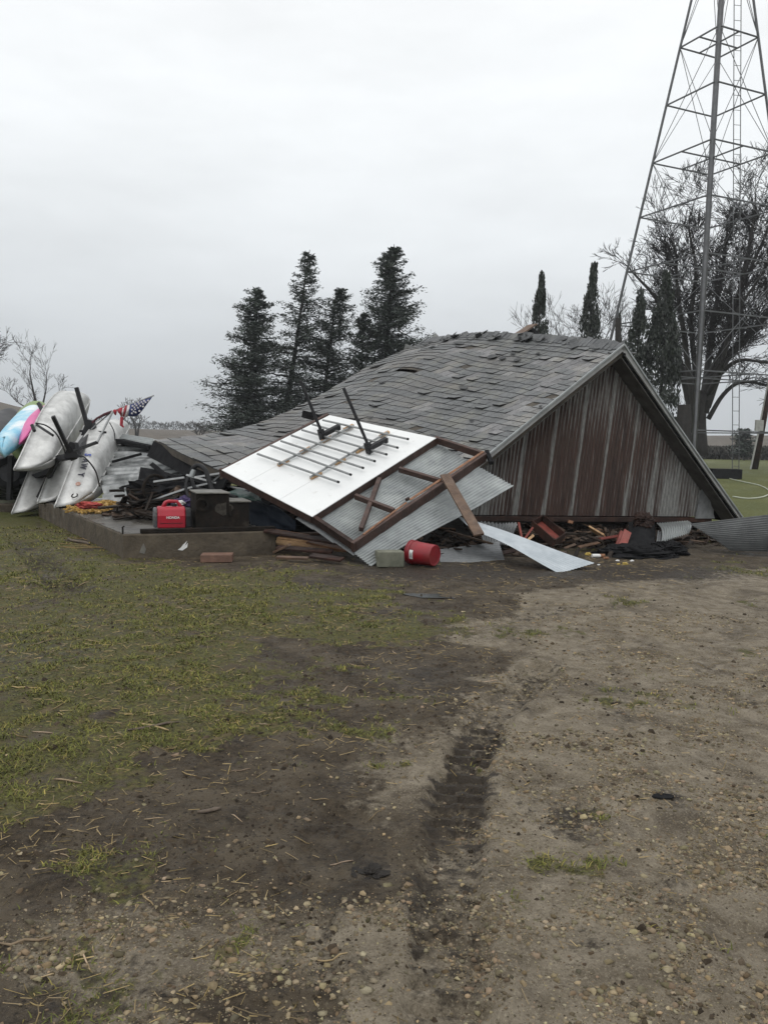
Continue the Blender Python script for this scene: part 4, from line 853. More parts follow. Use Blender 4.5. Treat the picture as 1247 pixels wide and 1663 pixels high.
# small coloured litter
t = thing('caulk_tube', 'white tube with orange end lying on mud below the drawer', 'tube', G(968, 908)); p_ = G(961, 906) + A3(0, 0, .03); r_ = G(976, 906) + A3(.0, 0, .03)
mb = MB(); mb.lathe(p_, r_, [(0, .001), (0, .026), (.9, .026), (.95, .01), (1.15, .006), (1.15, .001)], 14); mb.build('barrel', M['paintwhite'], t); mb = MB(); mb.lathe(r_ - A3(.03, 0, 0), r_ + A3(.05, 0, 0), [(0, .001), (0, .028), (1, .028), (1, .001)], 14); mb.build('cap', M['freshwood'], t)
for px, py, m, s, lb in ((955, 903, 'yellow', .035, 'yellow plastic lump beside the white tube'), (984, 908, 'freshwood', .03, 'orange fragment right of the white tube'), (1003, 910, 'paintwhite', .02, 'small white scrap on the mud left of the yellow strip'), (1015, 916, 'yellow', .03, 'yellow strip on the mud in front of the tarpaper heap'), (1004, 916, 'yellow', .018, 'tiny yellow bit beside the white scrap'), (1026, 911, 'paintwhite', .02, 'white crumb in front of the black tarpaper heap'),
                         (955, 889, 'tin', .05, 'grey tin can behind the litter'), (936, 872, 'paintwhite', .02, 'white fleck in the dark below the sill'), (972, 917, 'paintwhite', .015, 'white crumb at the tip of the bright metal strip')):
    q = G(px, py); blob('plastic_scrap', lb, 'scrap', A3(q[0], q[1], gz(q[0], q[1]) + s * .5), s * 1.3, s, s * .7, M[m], int(px), .5, 10)

# ------------------------------------------------------------------ things on the slab
def text_mesh(body, size, name, m, parent, org, ax, ay, depth=.003):
    cu_ = bpy.data.curves.new(name, 'FONT'); cu_.body = body; cu_.size = size; cu_.extrude = depth / 2; cu_.align_x = 'CENTER'; cu_.align_y = 'CENTER'; cu_.offset = size * .025
    to = bpy.data.objects.new(name, cu_); COL.objects.link(to); dg = bpy.context.evaluated_depsgraph_get(); me = bpy.data.meshes.new_from_object(to.evaluated_get(dg))
    vs = [np.asarray(org) + np.asarray(ax) * v.co.x + np.asarray(ay) * v.co.y + np.cross(ax, ay) * v.co.z for v in me.vertices]; fs = [tuple(p_.vertices) for p_ in me.polygons]
    bpy.data.objects.remove(to); mb = MB(); mb.add(vs, fs); return mb.build(name, m, parent)
def generator():
    x0, x1 = G(251, 864, SZ), G(313, 864, SZ); ax = nrm(x1 - x0 + A3(0, .06, 0)); ay = A3(-ax[1], ax[0], 0); c = (x0 + x1) / 2 + ay * .30 + A3(0, 0, .0); Lx = np.linalg.norm(x1 - x0) * 1.03
    t = thing('generator', 'red portable generator with black ends standing on the slab', 'generator', A3(c[0], c[1], SZ)); up = A3(0, 0, 1); o = A3(c[0], c[1], SZ)
    def prof(xa, xb, pts, name, m, bev=.012):
        mb = MB(); mb.prism([o + ax * xa + ay * y + up * z for y, z in pts], ax * (xb - xa)); return mb.build(name, m, t, bevel=bev)
    side = [(-.14, .03), (.14, .03), (.145, .20), (.11, .29), (.06, .315), (-.06, .315), (-.11, .29), (-.145, .20)]
    prof(-Lx * .40, Lx * .33, side, 'body', M['red'], .02)
    prof(-Lx * .5, -Lx * .395, [(y * .93, z * .92 + .01) for y, z in side], 'end_vent', M['vent'], .02); prof(Lx * .325, Lx * .5, [(y * .95, z * .90 + .01) for y, z in side], 'control_panel', M['blackmetal'], .02)
    for k in range(4): mb = MB(); mb.box(o - ax * Lx * (.49 - .02 * k) - ay * .138 + up * (.1 + .05 * k), ax * .012, ay * .004, up * .014); mb.build('vent_slot', M['tin'], t)
    mb = MB(); hp = [(-.25, .28), (-.17, .37), (-.10, .385), (.12, .38), (.20, .315), (.25, .28)]; mb.tube([o + ax * Lx * a * 1.05 + up * z for a, z in hp], [.03, .026, .024, .024, .026, .03], 10); mb.build('handle', M['red'], t, smooth=True)
    mb = MB(); mb.lathe(o + ax * Lx * .05 + up * .30, o + ax * Lx * .05 + up * .35, [(0, .001), (0, .03), (1, .03), (1, .001)], 14); mb.build('fuel_cap', M['blackmetal'], t)
    for s in (-.3, .3): mb = MB(); mb.box(o + ax * Lx * s + up * .015, ax * .04, ay * .12, up * .0155); mb.build('foot', M['rubber'], t)
    mb = MB(); mb.box(o - ay * .1462 + up * .1 - ax * .02, ax * Lx * .30, ay * .002, up * .003); mb.build('seam', M['blackmetal'], t)
    text_mesh('HONDA', .046, 'lettering', M['paintwhite'], t, o - ay * .1485 + up * .175 + ax * .0, ax, up * 1.0 + ay * 0)
generator()
def steelbox():
    a, b = G(321, 864, SZ), G(409, 862, SZ); ax = nrm(b - a); ay = A3(-ax[1], ax[0], 0); up = A3(0, 0, 1); L = np.linalg.norm(b - a); o = (a + b) / 2 + ay * .38 + A3(0, 0, .0); o[2] = SZ
    t = thing('steel_stove', 'rusty black steel box stove with stepped grey lids on the slab', 'stove', o)
    mb = MB(); mb.box(o - ax * L * .2 + up * .25, ax * L * .29, ay * .27, up * .25); mb.build('tall_body', M['rustblack'], t, bevel=.01); mb = MB(); mb.box(o + ax * L * .29 + up * .19, ax * L * .199, ay * .25, up * .19); mb.build('low_body', M['rustblack'], t, bevel=.01)
    mb = MB(); mb.box(o - ax * L * .2 + up * .512, ax * L * .31, ay * .30, up * .010); mb.build('lid', M['tin'], t, bevel=.004); mb = MB(); mb.box(o + ax * L * .31 + up * .392, ax * L * .21, ay * .27, up * .010); mb.build('lid', M['tin'], t, bevel=.004)
    mb = MB(); p_ = o - ax * L * .40 - ay * .275 + up * .36; mb.lathe(p_, p_ - ay * .05, [(0, .09), (1, .09), (1, .06), (0, .06)], 20); mb.build('flue_collar', M['rustblack'], t)
    mb = MB(); dq = o + ax * L * .0 - ay * .274 + up * .3; mb.prism([dq + ax * .13 * cos(q_) * random.uniform(.7, 1.1) + up * .10 * sin(q_) * random.uniform(.7, 1.1) for q_ in np.linspace(0, 2 * pi, 15, endpoint=False)], -ay * .002); mb.build('ash_stain', M['ash'], t)
    mb = MB(); mb.beam(o + ax * L * .12 - ay * .29 + up * .2, o + ax * L * .12 - ay * .29 + up * .34, .02, .02); mb.build('door_handle', M['rustblack'], t)
    for s in (-.48, .075): mb = MB(); mb.box(o + ax * L * s - ay * .276 + up * .25, ax * .018, ay * .005, up * .24); mb.build('corner_angle', M['rustblack'], t)
steelbox()
def tubething(name, label, cat, pts, r, m, n=10, sub=6, parent=None):
    P = [np.asarray(q_, float) for q_ in pts]; cur = [cr1(P, t_) for t_ in np.linspace(0, 1, sub * (len(P) - 1) + 1)] if sub > 1 else P
    mb = MB(); mb.tube(cur, r, n); o = mb.build(name, M[m], parent, smooth=True); return tag(o, label, cat) if label else o
tubething('hose', 'thick black rubber hose arching behind the stove', 'hose', [at(312, 773, 12.3), at(314, 760, 12.3), at(323, 756, 12.3), at(333, 763, 12.2), at(340, 782, 12.1), at(346, 800, 12.0)], .035, 'rubber')
tubething('hose', 'thin black hose looped down behind the generator', 'hose', [at(305, 776, 12.1), at(302, 790, 12.0), at(306, 806, 11.9), at(318, 812, 11.85), at(330, 808, 11.8)], .022, 'rubber')
tubething('hose', 'black hose lying along the top of the stove', 'hose', [at(311, 778, 12.2), at(318, 793, 12.1), at(340, 797, 12.0), at(365, 802, 11.9), at(385, 808, 11.8)], .028, 'rubber')
mb = MB(); mb.lathe(at(311, 774, 12.28), at(315, 763, 12.3), [(0, .03), (0, .042), (1, .042), (1, .03)], 12); tag(mb.build('hose_coupling', M['galv']), 'bright metal coupling on the arching black hose', 'coupling')
fr = thing('metal_pipe_frame', 'grey bent pipe frame lying across the debris behind the generator', 'pipe frame', at(300, 800, 12.6))
for pts in ([(230, 819), (300, 795), (345, 784), (361, 769)], [(250, 783), (300, 776)], [(303, 772), (340, 782), (402, 797)], [(310, 777), (360, 769)]):
    mb = MB()
    for a, b in zip(pts[:-1], pts[1:]): mb.beam(at(*a, 12.6), at(*b, 12.5), .035, .05, up=(0, -1, .4))
    mb.build('rail', M['conduit'], fr, bevel=.005)
# debris heap of dark boards, cart wheel, crates behind
def slabboard(name, label, cat, pxs, Ys, th_, m):
    P = [at(*q_, Y) for q_, Y in zip(pxs, Ys)]; n_ = nrm(np.cross(P[1] - P[0], P[2] - P[0])); mb = MB(); mb.prism(P, n_ * th_); return tag(mb.build(name, M[m], bevel=.006), label, cat)
slabboard('black_board', 'torn black panel leaning behind the cart wheel', 'board', [(228, 758), (262, 764), (302, 776), (250, 792), (222, 790)], [14.0, 13.8, 13.4, 13.5, 13.8], .03, 'tar')
slabboard('black_board', 'narrow black board end tilted on the sloping tin', 'board', [(242, 755), (248, 750), (275, 772), (268, 776)], [13.9, 13.9, 13.5, 13.5], .03, 'tar')
t = thing('cart_wheel', 'spoked black iron wheel standing among the dark debris', 'wheel', at(255, 815, 13.0)); cc, axw = at(254, 796, 13.2), nrm(A3(.75, -.6, .2)); sa = nrm(np.cross(axw, (0, 0, 1))); sb = np.cross(sa, axw)
mb = MB(); mb.tube([cc + .24 * (cos(a) * sa + sin(a) * sb) for a in np.linspace(0, 2 * pi, 29)], .028, 8, cap=False); mb.build('rim', M['rustblack'], t); mb = MB(); mb.lathe(cc - axw * .06, cc + axw * .06, [(0, .001), (0, .05), (1, .05), (1, .001)], 14); mb.build('hub', M['rustblack'], t)
for k in range(8): a = k * pi / 4; mb = MB(); mb.tube([cc, cc + .23 * (cos(a) * sa + sin(a) * sb)], .012, 6); mb.build('spoke', M['rustblack'], t)
for k, (a, b, Y, lb, m) in enumerate((((178, 797), (245, 795), 13.2, 'upper of three dark rods pointing left from the wheel', 'rustblack'), ((186, 806), (255, 800), 13.0, 'middle of three dark rods pointing left from the wheel', 'rustblack'), ((180, 832), (262, 803), 12.5, 'lowest dark rod slanting down to the corn', 'rustblack'),
                            ((282, 820), (290, 792), 12.6, 'rusty brown pole standing behind the generator', 'brownboard'))):
    tubething('rod', lb, 'rod', [at(*a, Y), at(*b, Y + .05)], .022 if k < 3 else .05, m, sub=1)
tubething('bent_strip', 'pale bent metal strip sticking up beside the corn', 'strip', [at(203, 792, 12.9), at(204, 800, 12.9), at(206, 812, 12.8), at(210, 826, 12.6)], .014, 'galv')
tubething('rod', 'dark upright rod beside the pale bent strip', 'rod', [at(211, 798, 12.8), at(216, 838, 12.3)], .018, 'rustblack', sub=1)
def crate(label, c, ax, hx, hy, hz, m):
    ax = nrm(ax); ay = A3(-ax[1], ax[0], 0); up = A3(0, 0, 1); t = thing('crate', label, 'crate', c); c = np.asarray(c)
    for s in (-1, 1): mb = MB(); mb.box(c + ay * hy * s + up * hz, ax * hx, ay * .01, up * hz); mb.build('side', M[m], t); mb = MB(); mb.box(c + ax * hx * s + up * hz, ax * .01, ay * (hy - .011), up * hz); mb.build('end', M[m], t)
    mb = MB(); mb.box(c + up * .012, ax * (hx - .012), ay * (hy - .012), up * .01); mb.build('base', M[m], t)
q = G(270, 838, SZ); crate('dark open crate behind the generator left end', A3(q[0], q[1] + .6, SZ), A3(1, .3, 0), .35, .25, .17, 'darkwood')
q = G(228, 838, SZ); crate('dark crate half buried beside the cart wheel', A3(q[0] + .1, q[1] + .7, SZ), A3(1, -.2, 0), .3, .22, .14, 'rustblack')
blob('cloth_bundle', 'purple cloth bundle behind the generator', 'cloth', at(301, 819, 11.9), .17, .14, .1, M['purple'], 21); blob('cloth_bundle', 'white cloth scrap on the purple bundle', 'cloth', at(292, 817, 11.75), .07, .06, .035, M['paintwhite'], 23)
blob('plastic_scrap', 'yellow plastic scrap between generator and stove', 'scrap', at(317, 833, 11.5), .045, .04, .055, M['yellow'], 25, .4, 12)
blob('cloth_bundle', 'crumpled red cloth lying on the spilled corn', 'cloth', at(143, 821, 12.7), .18, .12, .055, M['redcloth'], 27)
def tarp(name, label, pxs, m, seed):
    P = np.array([[at(*q_) for q_ in row] for row in pxs]); V = np.array([[cr1([cr1(P[i], t_) for i in range(len(P))], s_) + A3(.0, .09, .06) * (fbm(np.array([s_ * 5.0]), np.array([t_ * 5.0]), seed, 3)[0] - .5) * 2 for t_ in np.linspace(0, 1, 24)] for s_ in np.linspace(0, 1, 24)])
    mb = MB(); mb.grid(V, .008); return tag(mb.build(name, M[m], smooth=True), label, 'tarp')
tarp('tarp', 'navy blue tarp bunched under the white boards', [[(372, 800, 12.4), (400, 800, 12.3), (440, 818, 12.0), (480, 845, 11.6)], [(395, 820, 12.2), (420, 822, 12.0), (445, 835, 11.9), (480, 856, 11.6)], [(408, 850, 12.0), (430, 850, 11.9), (450, 858, 11.8), (470, 866, 11.7)], [(408, 872, 11.9), (430, 872, 11.8), (450, 872, 11.7), (470, 874, 11.7)]], 'navy', 5)
tarp('tarp', 'small green tarp crumpled behind the stove', [[(372, 797, 12.2), (385, 795, 12.2), (405, 797, 12.1), (420, 804, 12.0)], [(368, 802, 12.0), (385, 801, 12.0), (405, 803, 11.9), (422, 808, 11.9)], [(372, 808, 11.9), (388, 808, 11.9), (405, 810, 11.8), (424, 813, 11.8)]], 'green_tarp', 9)
# dark tarpaper heap filling the shade under the eave
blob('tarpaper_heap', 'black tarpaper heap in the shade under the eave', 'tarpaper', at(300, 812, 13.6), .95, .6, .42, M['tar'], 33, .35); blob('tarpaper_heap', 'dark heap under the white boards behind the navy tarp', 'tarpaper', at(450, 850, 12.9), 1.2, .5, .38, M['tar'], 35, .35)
# spilled corn: one heap of kernels and cob bits
mb = MB(); q0 = G(158, 832, SZ)
for k in range(1500):
    a = random.uniform(0, 2 * pi); r_ = random.random() ** .7; x_, y_ = q0[0] + .48 * r_ * cos(a) + .12 * random.gauss(0, 1) * r_, q0[1] + .45 + .75 * r_ * sin(a); h_ = SZ + .12 * max(0, 1 - r_ ** 1.3) + random.uniform(0, .02)
    s = random.uniform(.010, .024); an = random.uniform(0, pi); v = random.uniform(.55, 1.2); mb.box(A3(x_, y_, h_ + .01), A3(cos(an), sin(an), random.uniform(-.4, .4)) * s * 1.5, A3(-sin(an), cos(an), random.uniform(-.3, .3)) * s * .7, A3(0, 0, 1) * s * .6, (v, v, v * random.uniform(.7, 1)))
struct(mb.build('spilled_corn', M['corn']), 'heap of spilled yellow corn on the slab edge', 'stuff')

# ------------------------------------------------------------------ canoes, kayaks and the tipped trailer
def hull(t, N, F, kdir, beam, depth, m, end_up=.16, flat=.6, keel=True, ends=2.2, gun=True, thw=True):
    N, F = np.asarray(N), np.asarray(F); a = nrm(F - N); k = nrm(np.asarray(kdir) - (np.asarray(kdir) @ a) * a); b = np.cross(a, k); L = np.linalg.norm(F - N)
    ns, nc = 49, 22; V = np.zeros((ns, nc + 1, 3)); gl = [[], []]; kl = []
    for i in range(ns):
        s = i / (ns - 1); x = 2 * s - 1; e_ = abs(x); hb = beam / 2 * max(0, 1 - e_ ** ends) ** 1.0 + .004; kd = depth * (1 - .08 * e_ ** 6); gh = -end_up * e_ ** 3.5
        sx = s if True else 0
        for j in range(nc + 1):
            th = pi * j / nc; cx_, sx_ = cos(th), sin(th); px_ = hb * np.sign(cx_) * abs(cx_) ** flat; pk = gh + (kd - gh) * abs(sx_) ** flat
            stem = -.42 * (abs(sx_) ** 2.2) * np.sign(x) * (e_ ** 7)
            V[i, j] = N + a * (L * s + stem) + b * px_ + k * pk
        gl[0].append(V[i, 0]); gl[1].append(V[i, -1]); kl.append(V[i, nc // 2] + k * .008)
    mb = MB(); mb.grid(V, .006); mb.build('hull', m, t, smooth=True)
    if gun:
        for g_ in gl: mb = MB(); mb.tube(g_, .016, 6); mb.build('gunwale', m, t, smooth=True)
    if keel: mb = MB(); mb.tube(kl[1:-1], .013, 6); mb.build('keel', m, t, smooth=True)
    if thw:
        for i in (14, 24, 34): mb = MB(); mb.tube([gl[0][i], gl[1][i]], .018, 6); mb.build('thwart', m, t)
    return V, a, b, k
def canoe(label, N, F, kd, beam=.9, depth=.36, m='alum', cat='canoe', name='canoe', grp='aluminium canoes on the tipped trailer', **kw):
    t = thing(name, label, cat, (np.asarray(N) + np.asarray(F)) / 2, grp); return t, hull(t, N, F, kd, beam, depth, M[m], **kw)
c1 = canoe('large dented silver canoe tipped highest in the stack', at(38, 762, 14.3), at(121, 640, 17.9), A3(.95, -.32, -.12), 1.0, .42)
c2 = canoe('silver canoe with lettering and ring at its near tip', at(104, 822, 13.7), at(186, 684, 17.2), A3(.95, -.34, -.02), .94, .40)
c3 = canoe('silver canoe squeezed between the lettered and the dented one', at(75, 815, 14.7), at(140, 694, 18.3), A3(.9, -.4, -.05), .9, .38)
c4 = canoe('lowest silver canoe with its tip on the grass', at(33, 832, 15.2), at(112, 700, 19.0), A3(.9, -.4, -.05), .9, .38)
# lettering, round mark and ring on the second canoe
t2, (V2, a2, b2, k2) = c2
def onhull(V, s, jf, off=.006):
    i = s * (V.shape[0] - 1); j = jf * (V.shape[1] - 1); i0, j0 = int(i), int(j); q_ = V[i0, j0] + (V[min(i0 + 1, V.shape[0] - 1), j0] - V[i0, j0]) * (i - i0) + (V[i0, j0 + 1] - V[i0, j0]) * (j - j0)
    n_ = nrm(np.cross(V[i0 + 1, j0] - V[i0, j0], V[i0, j0 + 1] - V[i0, j0])); n_ = n_ if n_ @ (CAM - q_) > 0 else -n_; return q_ + n_ * off, n_
side_j = .12 if (V2[24, 2] - CAM) @ cr < (V2[24, -3] - CAM) @ cr else .88
for ch, s_, m in (('S', .30, 'inkblue'), ('A', .255, 'inkdark'), ('W', .215, 'inkdark'), ('Y', .16, 'inkdark')):
    p_, n_ = onhull(V2, s_, side_j, .012); ay = nrm(np.cross(a2, n_)) ; ax_ = -a2 + (a2 @ n_) * n_; ax_ = nrm(ax_); ay = np.cross(n_, ax_)
    text_mesh(ch, .15, 'letter', M[m], t2, p_, ax_, ay, .004)
p_, n_ = onhull(V2, .105, side_j, .010); ax_ = nrm(-a2 + (a2 @ n_) * n_); ay = np.cross(n_, ax_); mb = MB(); mb.prism([p_ + .042 * (cos(t_) * ax_ + sin(t_) * ay) for t_ in np.linspace(0, 2 * pi, 16, endpoint=False)], n_ * .003); mb.build('round_mark', M['inkred'], t2)
p_, n_ = onhull(V2, .04, side_j, .02); mb = MB(); mb.tube([p_ + .07 * cos(t_) * a2 + .045 * sin(t_) * ay for t_ in np.linspace(0, 2 * pi, 17)], .009, 6, cap=False); mb.build('tow_ring', M['rustblack'], t2)
# kayaks
canoe('light blue and white kayak drooping at the far left', at(6, 738, 14.6), at(62, 668, 17.4), A3(-.1, -.7, .75), .54, .24, 'kayakblue', 'kayak', 'kayak', 'coloured kayaks on the trailer', keel=False, flat=.6, ends=3.5, end_up=.06, thw=False, gun=False)
canoe('green kayak behind the pink one', at(39, 750, 15.4), at(63, 661, 18.0), A3(.2, -.75, .6), .78, .28, 'kayakgreen', 'kayak', 'kayak', 'coloured kayaks on the trailer', keel=False, flat=.65, ends=3, end_up=.05, thw=False, gun=False)
canoe('pink pointed kayak beside the dented canoe', at(33, 719, 14.8), at(98, 660, 18.2), A3(.6, -.7, .4), .5, .24, 'kayakpink', 'kayak', 'kayak', 'coloured kayaks on the trailer', keel=False, flat=.7, ends=2.2, end_up=.04, thw=False, gun=False)
canoe('black kayak at the very left edge', at(-28, 728, 15.2), at(22, 676, 18.0), A3(.3, -.7, .6), .6, .26, 'kayakblack', 'kayak', 'kayak', 'coloured kayaks on the trailer', keel=False, flat=.65, ends=3, end_up=.04, thw=False, gun=False)
tr = thing('canoe_trailer', 'black steel canoe trailer tipped over under the boats', 'trailer', at(70, 800, 16.0))
def tb(a, b, wd, nm): mb = MB(); mb.beam(a, b, wd, wd, up=(0, -1, .2)); mb.build(nm, M['blackmetal'], tr, bevel=.005)
tb(at(116, 738, 13.9), at(86, 676, 13.5), .06, 'post'); tb(at(145, 702, 15.6), at(124, 629, 15.6), .07, 'post')
for c, Y in (((117, 735), 13.85), ((145, 699), 15.55)):
    mb = MB(); mb.prism([at(c[0] - 4, c[1] - 18, Y), at(c[0] + 4, c[1] - 16, Y), at(c[0] + 10, c[1] + 8, Y), at(c[0] - 14, c[1] + 8, Y)], A3(.02, .12, 0)); mb.build('gusset', M['blackmetal'], tr)
tb(at(121, 732, 13.75), at(158, 718, 13.2), .045, 'cross_arm'); mb = MB(); mb.tube([at(158, 718, 13.2), at(183, 668, 13.5)], .018, 8); mb.build('strut', M['conduit'], tr)
tb(at(130, 700, 15.7), at(172, 702, 15.4), .04, 'cross_arm'); tb(at(86, 707, 13.6), at(60, 690, 14.0), .04, 'cross_arm'); tb(at(52, 690, 14.2), at(56, 700, 14.1), .05, 'peg'); tb(at(63, 655, 16.5), at(70, 668, 16.3), .07, 'peg')
tb(at(118, 742, 14.0), at(148, 702, 15.8), .12, 'spine'); tb(at(-10, 800, 16.8), at(95, 760, 15.5), .1, 'rail'); tb(at(-10, 762, 17.0), at(110, 742, 14.6), .1, 'rail'); tb(at(18, 740, 15.9), at(15, 812, 15.9), .09, 'rail'); tb(at(95, 742, 14.8), at(60, 815, 15.6), .08, 'rail')
for c, Y in (((14, 770), 16.2), ((75, 790), 16.2)):
    wl = bpy.data.objects.new('wheel', None); COL.objects.link(wl); wl.parent = tr; wl['_base'] = wloc(tr); o = at(*c, Y); ax = nrm(A3(.5, -.8, .3))
    mb = MB(); mb.lathe(o - ax * .1, o + ax * .1, [(0, .19), (.0, .28), (.15, .32), (.85, .32), (1, .28), (1, .19)], 28); mb.build('tyre', M['rubber'], wl, smooth=True); mb = MB(); mb.lathe(o - ax * .06, o + ax * .07, [(0, .19), (.5, .17), (1, .19), (1, .05), (1.1, .001)], 24); mb.build('rim', M['vent'], wl)
def strap(pts, r=.012): P = [at(*q_) for q_ in pts]; mb = MB(); mb.tube([cr1(P, t_) for t_ in np.linspace(0, 1, 18)], r, 6); mb.build('strap', M['rubber'], tr)
strap([(58, 687, 13.6), (75, 691, 13.5), (92, 705, 13.5), (103, 727, 13.7), (106, 736, 13.9)]); strap([(126, 737, 13.6), (140, 745, 13.3), (155, 765, 13.3), (162, 790, 13.7)]); strap([(112, 716, 16.5), (105, 642, 15.5), (122, 637, 15.6), (131, 655, 15.6)], .009) if False else None
strap([(131, 655, 15.6), (134, 672, 15.6), (138, 690, 15.6)], .009); strap([(178, 686, 15.2), (185, 700, 15.2), (187, 715, 15.4)], .009)
# made-up dark heap that fills the darkness below the trailer, and rubble
blob('dark_fill_heap', 'added dark heap filling the darkness under the tipped trailer', 'tarp', at(48, 775, 17.0), 1.0, .7, .42, M['kayakblack'], 41, .3)
for k, (px, py, s, lb) in enumerate(((12, 812, .22, 'grey stone block at the left edge of the photo'), (30, 812, .18, 'grey stone block under the black trailer wheel'), (46, 806, .16, 'pale stone block behind the lowest canoe tip'))):
    q = G(px, py + 6); mb = MB(); mb.box(A3(q[0], q[1], .1), A3(s, .03, .01), A3(-.02, .15, 0), A3(0, 0, .12)); tag(mb.build('stone_block', M['block'], bevel=.02), lb, 'stone block')
q0_, q1_ = G(-60, 833), G(64, 833); mb = MB(); mb.beam(q0_ + A3(0, .3, .06), q1_ + A3(-.3, .3, .06), .3, .18); tag(mb.build('concrete_kerb', M['concrete'], bevel=.02), 'low concrete kerb running left from the slab', 'kerb')
# flag
fl = thing('flag', 'torn star-spangled flag twisted round a thin pole above the canoes', 'flag', at(150, 700, 15.3)); FY = 15.2
mb = MB(); mb.tube([at(148, 697, FY), at(182, 668, FY), at(250, 642, FY)], .012, 6); mb.build('pole', M['conduit'], fl)
def cloth(rows, m, nm):
    P = np.array([[at(*q_) for q_ in row] for row in rows]); mb = MB(); mb.grid(np.array([[cr1([cr1(P[i], t_) for i in range(len(P))], s_) for t_ in np.linspace(0, 1, 14)] for s_ in np.linspace(0, 1, 10)]), .006); mb.build(nm, M[m], fl, smooth=True); return P
Pc = cloth([[(211, 657, FY - .02), (226, 652, FY - .03), (247, 644.5, FY)], [(210, 666, FY - .1), (226, 662, FY - .12), (246, 646, FY - .02)], [(208, 675.5, FY - .02), (224, 674, FY - .03), (245, 648, FY)]], 'flagblue', 'canton')
for (x_, y_) in ((214, 665), (215, 659), (218, 661.5), (219, 656), (221.5, 658.5), (224, 653), (225.5, 655.5), (229.5, 652.8), (232, 655.5), (233.5, 650.6), (236, 653), (240, 650.3), (219.5, 664.5), (224, 662), (228, 659), (232, 660), (214, 671), (220, 669.5), (226, 667), (217, 668)):
    c = at(x_, y_, FY - .13); mb = MB(); mb.prism([c + (.020 if k % 2 == 0 else .009) * (cos(pi / 2 + k * pi / 5) * cr + sin(pi / 2 + k * pi / 5) * cu) for k in range(10)], A3(0, .05, 0)); mb.build('star', M['flagwhite'], fl)
cloth([[(206, 659, FY), (208.5, 658, FY - .03), (211, 657, FY)], [(204, 668, FY - .06), (207, 667, FY - .1), (210, 666, FY - .08)], [(201, 678.5, FY), (204, 678, FY - .02), (208, 676, FY)]], 'flagwhite', 'white_stripe')
cloth([[(202, 662, FY), (204, 658, FY - .05), (206.5, 657.5, FY)], [(201, 668, FY - .06), (203, 667, FY - .1), (205, 666, FY - .06)], [(198.5, 675, FY), (200, 677, FY - .03), (202, 676, FY)]], 'flagred', 'red_stripe')
cloth([[(199, 662, FY), (201, 662, FY - .05), (203, 661, FY)], [(197, 668, FY - .06), (199, 670, FY - .1), (201.5, 669, FY - .06)], [(196.5, 672, FY), (198, 676, FY - .03), (200, 676, FY)]], 'flagwhite', 'white_stripe')
cloth([[(190, 666, FY), (195, 662, FY - .08), (200, 661.5, FY)], [(192, 670, FY - .06), (195, 669, FY - .13), (198, 670, FY - .06)], [(194, 672, FY), (196, 676, FY - .03), (198, 679, FY)]], 'flagred', 'red_stripe')
cloth([[(183, 667, FY), (186, 664.5, FY - .08), (190, 666, FY)], [(184, 669, FY - .06), (187, 669, FY - .1), (190, 668, FY - .06)], [(185, 672, FY), (188, 674.5, FY - .03), (189.5, 671, FY)]], 'flagred', 'red_stripe')
mb = MB(); mb.tube([at(198, 677, FY - .04), at(197.5, 684, FY - .05), at(197, 690, FY - .05), at(201, 694, FY - .04)], [.03, .028, .03, .01], 6); mb.build('red_tail', M['flagred'], fl)
mb = MB(); mb.tube([at(182, 668, FY - .02), at(170, 673, FY - .02), at(158, 679, FY - .02), at(150, 686, FY)], [.022, .028, .02, .02], 7); mb.build('rolled_end', M['flagdark'], fl)

# ------------------------------------------------------------------ tower
TY = 45.0
Lp_ = lambda y: 1118 + (1010 - 1118) * y / 510.0
tw = thing('water_tower', 'tall grey steel lattice tower with central pipe and ladder', 'tower', G(1128, 765))
b0 = at(1124, 770, TY); b1 = at(1171, 0, TY); axd = (b1 - b0) / (b1[2] - b0[2])
def ctr(z): return b0 + axd * (z - b0[2])
ringpx = [(1131, -27), (1110, 67), (1089, 160), (1066, 254), (1046, 343), (1027, 433), (1005, 521), (985, 610), (966, 697)]
rz = [at(x_, y_, TY)[2] for x_, y_ in ringpx]
rr_ = [abs(at(x_, y_, TY)[0] - ctr(z_)[0]) for (x_, y_), z_ in zip(ringpx, rz)]
pf = np.polyfit(rz, rr_, 1)
tvw = atan2(b0[0], b0[1])
def leg(k, z): a = pi - tvw + k * pi / 2; r_ = np.polyval(pf, z) * 1.03; return ctr(z) + r_ * A3(cos(a), sin(a), 0)
zt = rz[0] + 3
for k in range(4): mb = MB(); mb.tube([leg(k, 0), leg(k, zt)], [.078, .064], 8); mb.build('leg', M['steel'], tw)
mb = MB(); mb.tube([ctr(-.1), ctr(zt)], .15, 14); mb.build('riser_pipe', M['riser'], tw, smooth=True)
for i, z_ in enumerate(rz):
    for k in range(4): mb = MB(); mb.beam(leg(k, z_), leg(k + 1, z_), .062, .062); mb.build('ring_beam', M['steel'], tw)
    if i % 2 == 1:
        for k in range(4): mb = MB(); mb.beam(lerp(leg(k, z_), leg(k + 1, z_), .5), ctr(z_), .06, .06); mb.build('ring_spoke', M['steel'], tw)
for i in range(1, len(rz) - 2, 2):
    for k in range(4):
        for a, b in ((k, k + 1), (k + 1, k)): mb = MB(); mb.tube([leg(a, rz[i]), leg(b, rz[i + 2])], .018, 5); mb.build('brace_rod', M['steel'], tw)
i = 0
for k in range(4):
    for a, b in ((k, k + 1), (k + 1, k)): mb = MB(); mb.tube([leg(a, rz[1]), leg(b, rz[1] + 6)], .018, 5); mb.build('brace_rod', M['steel'], tw)
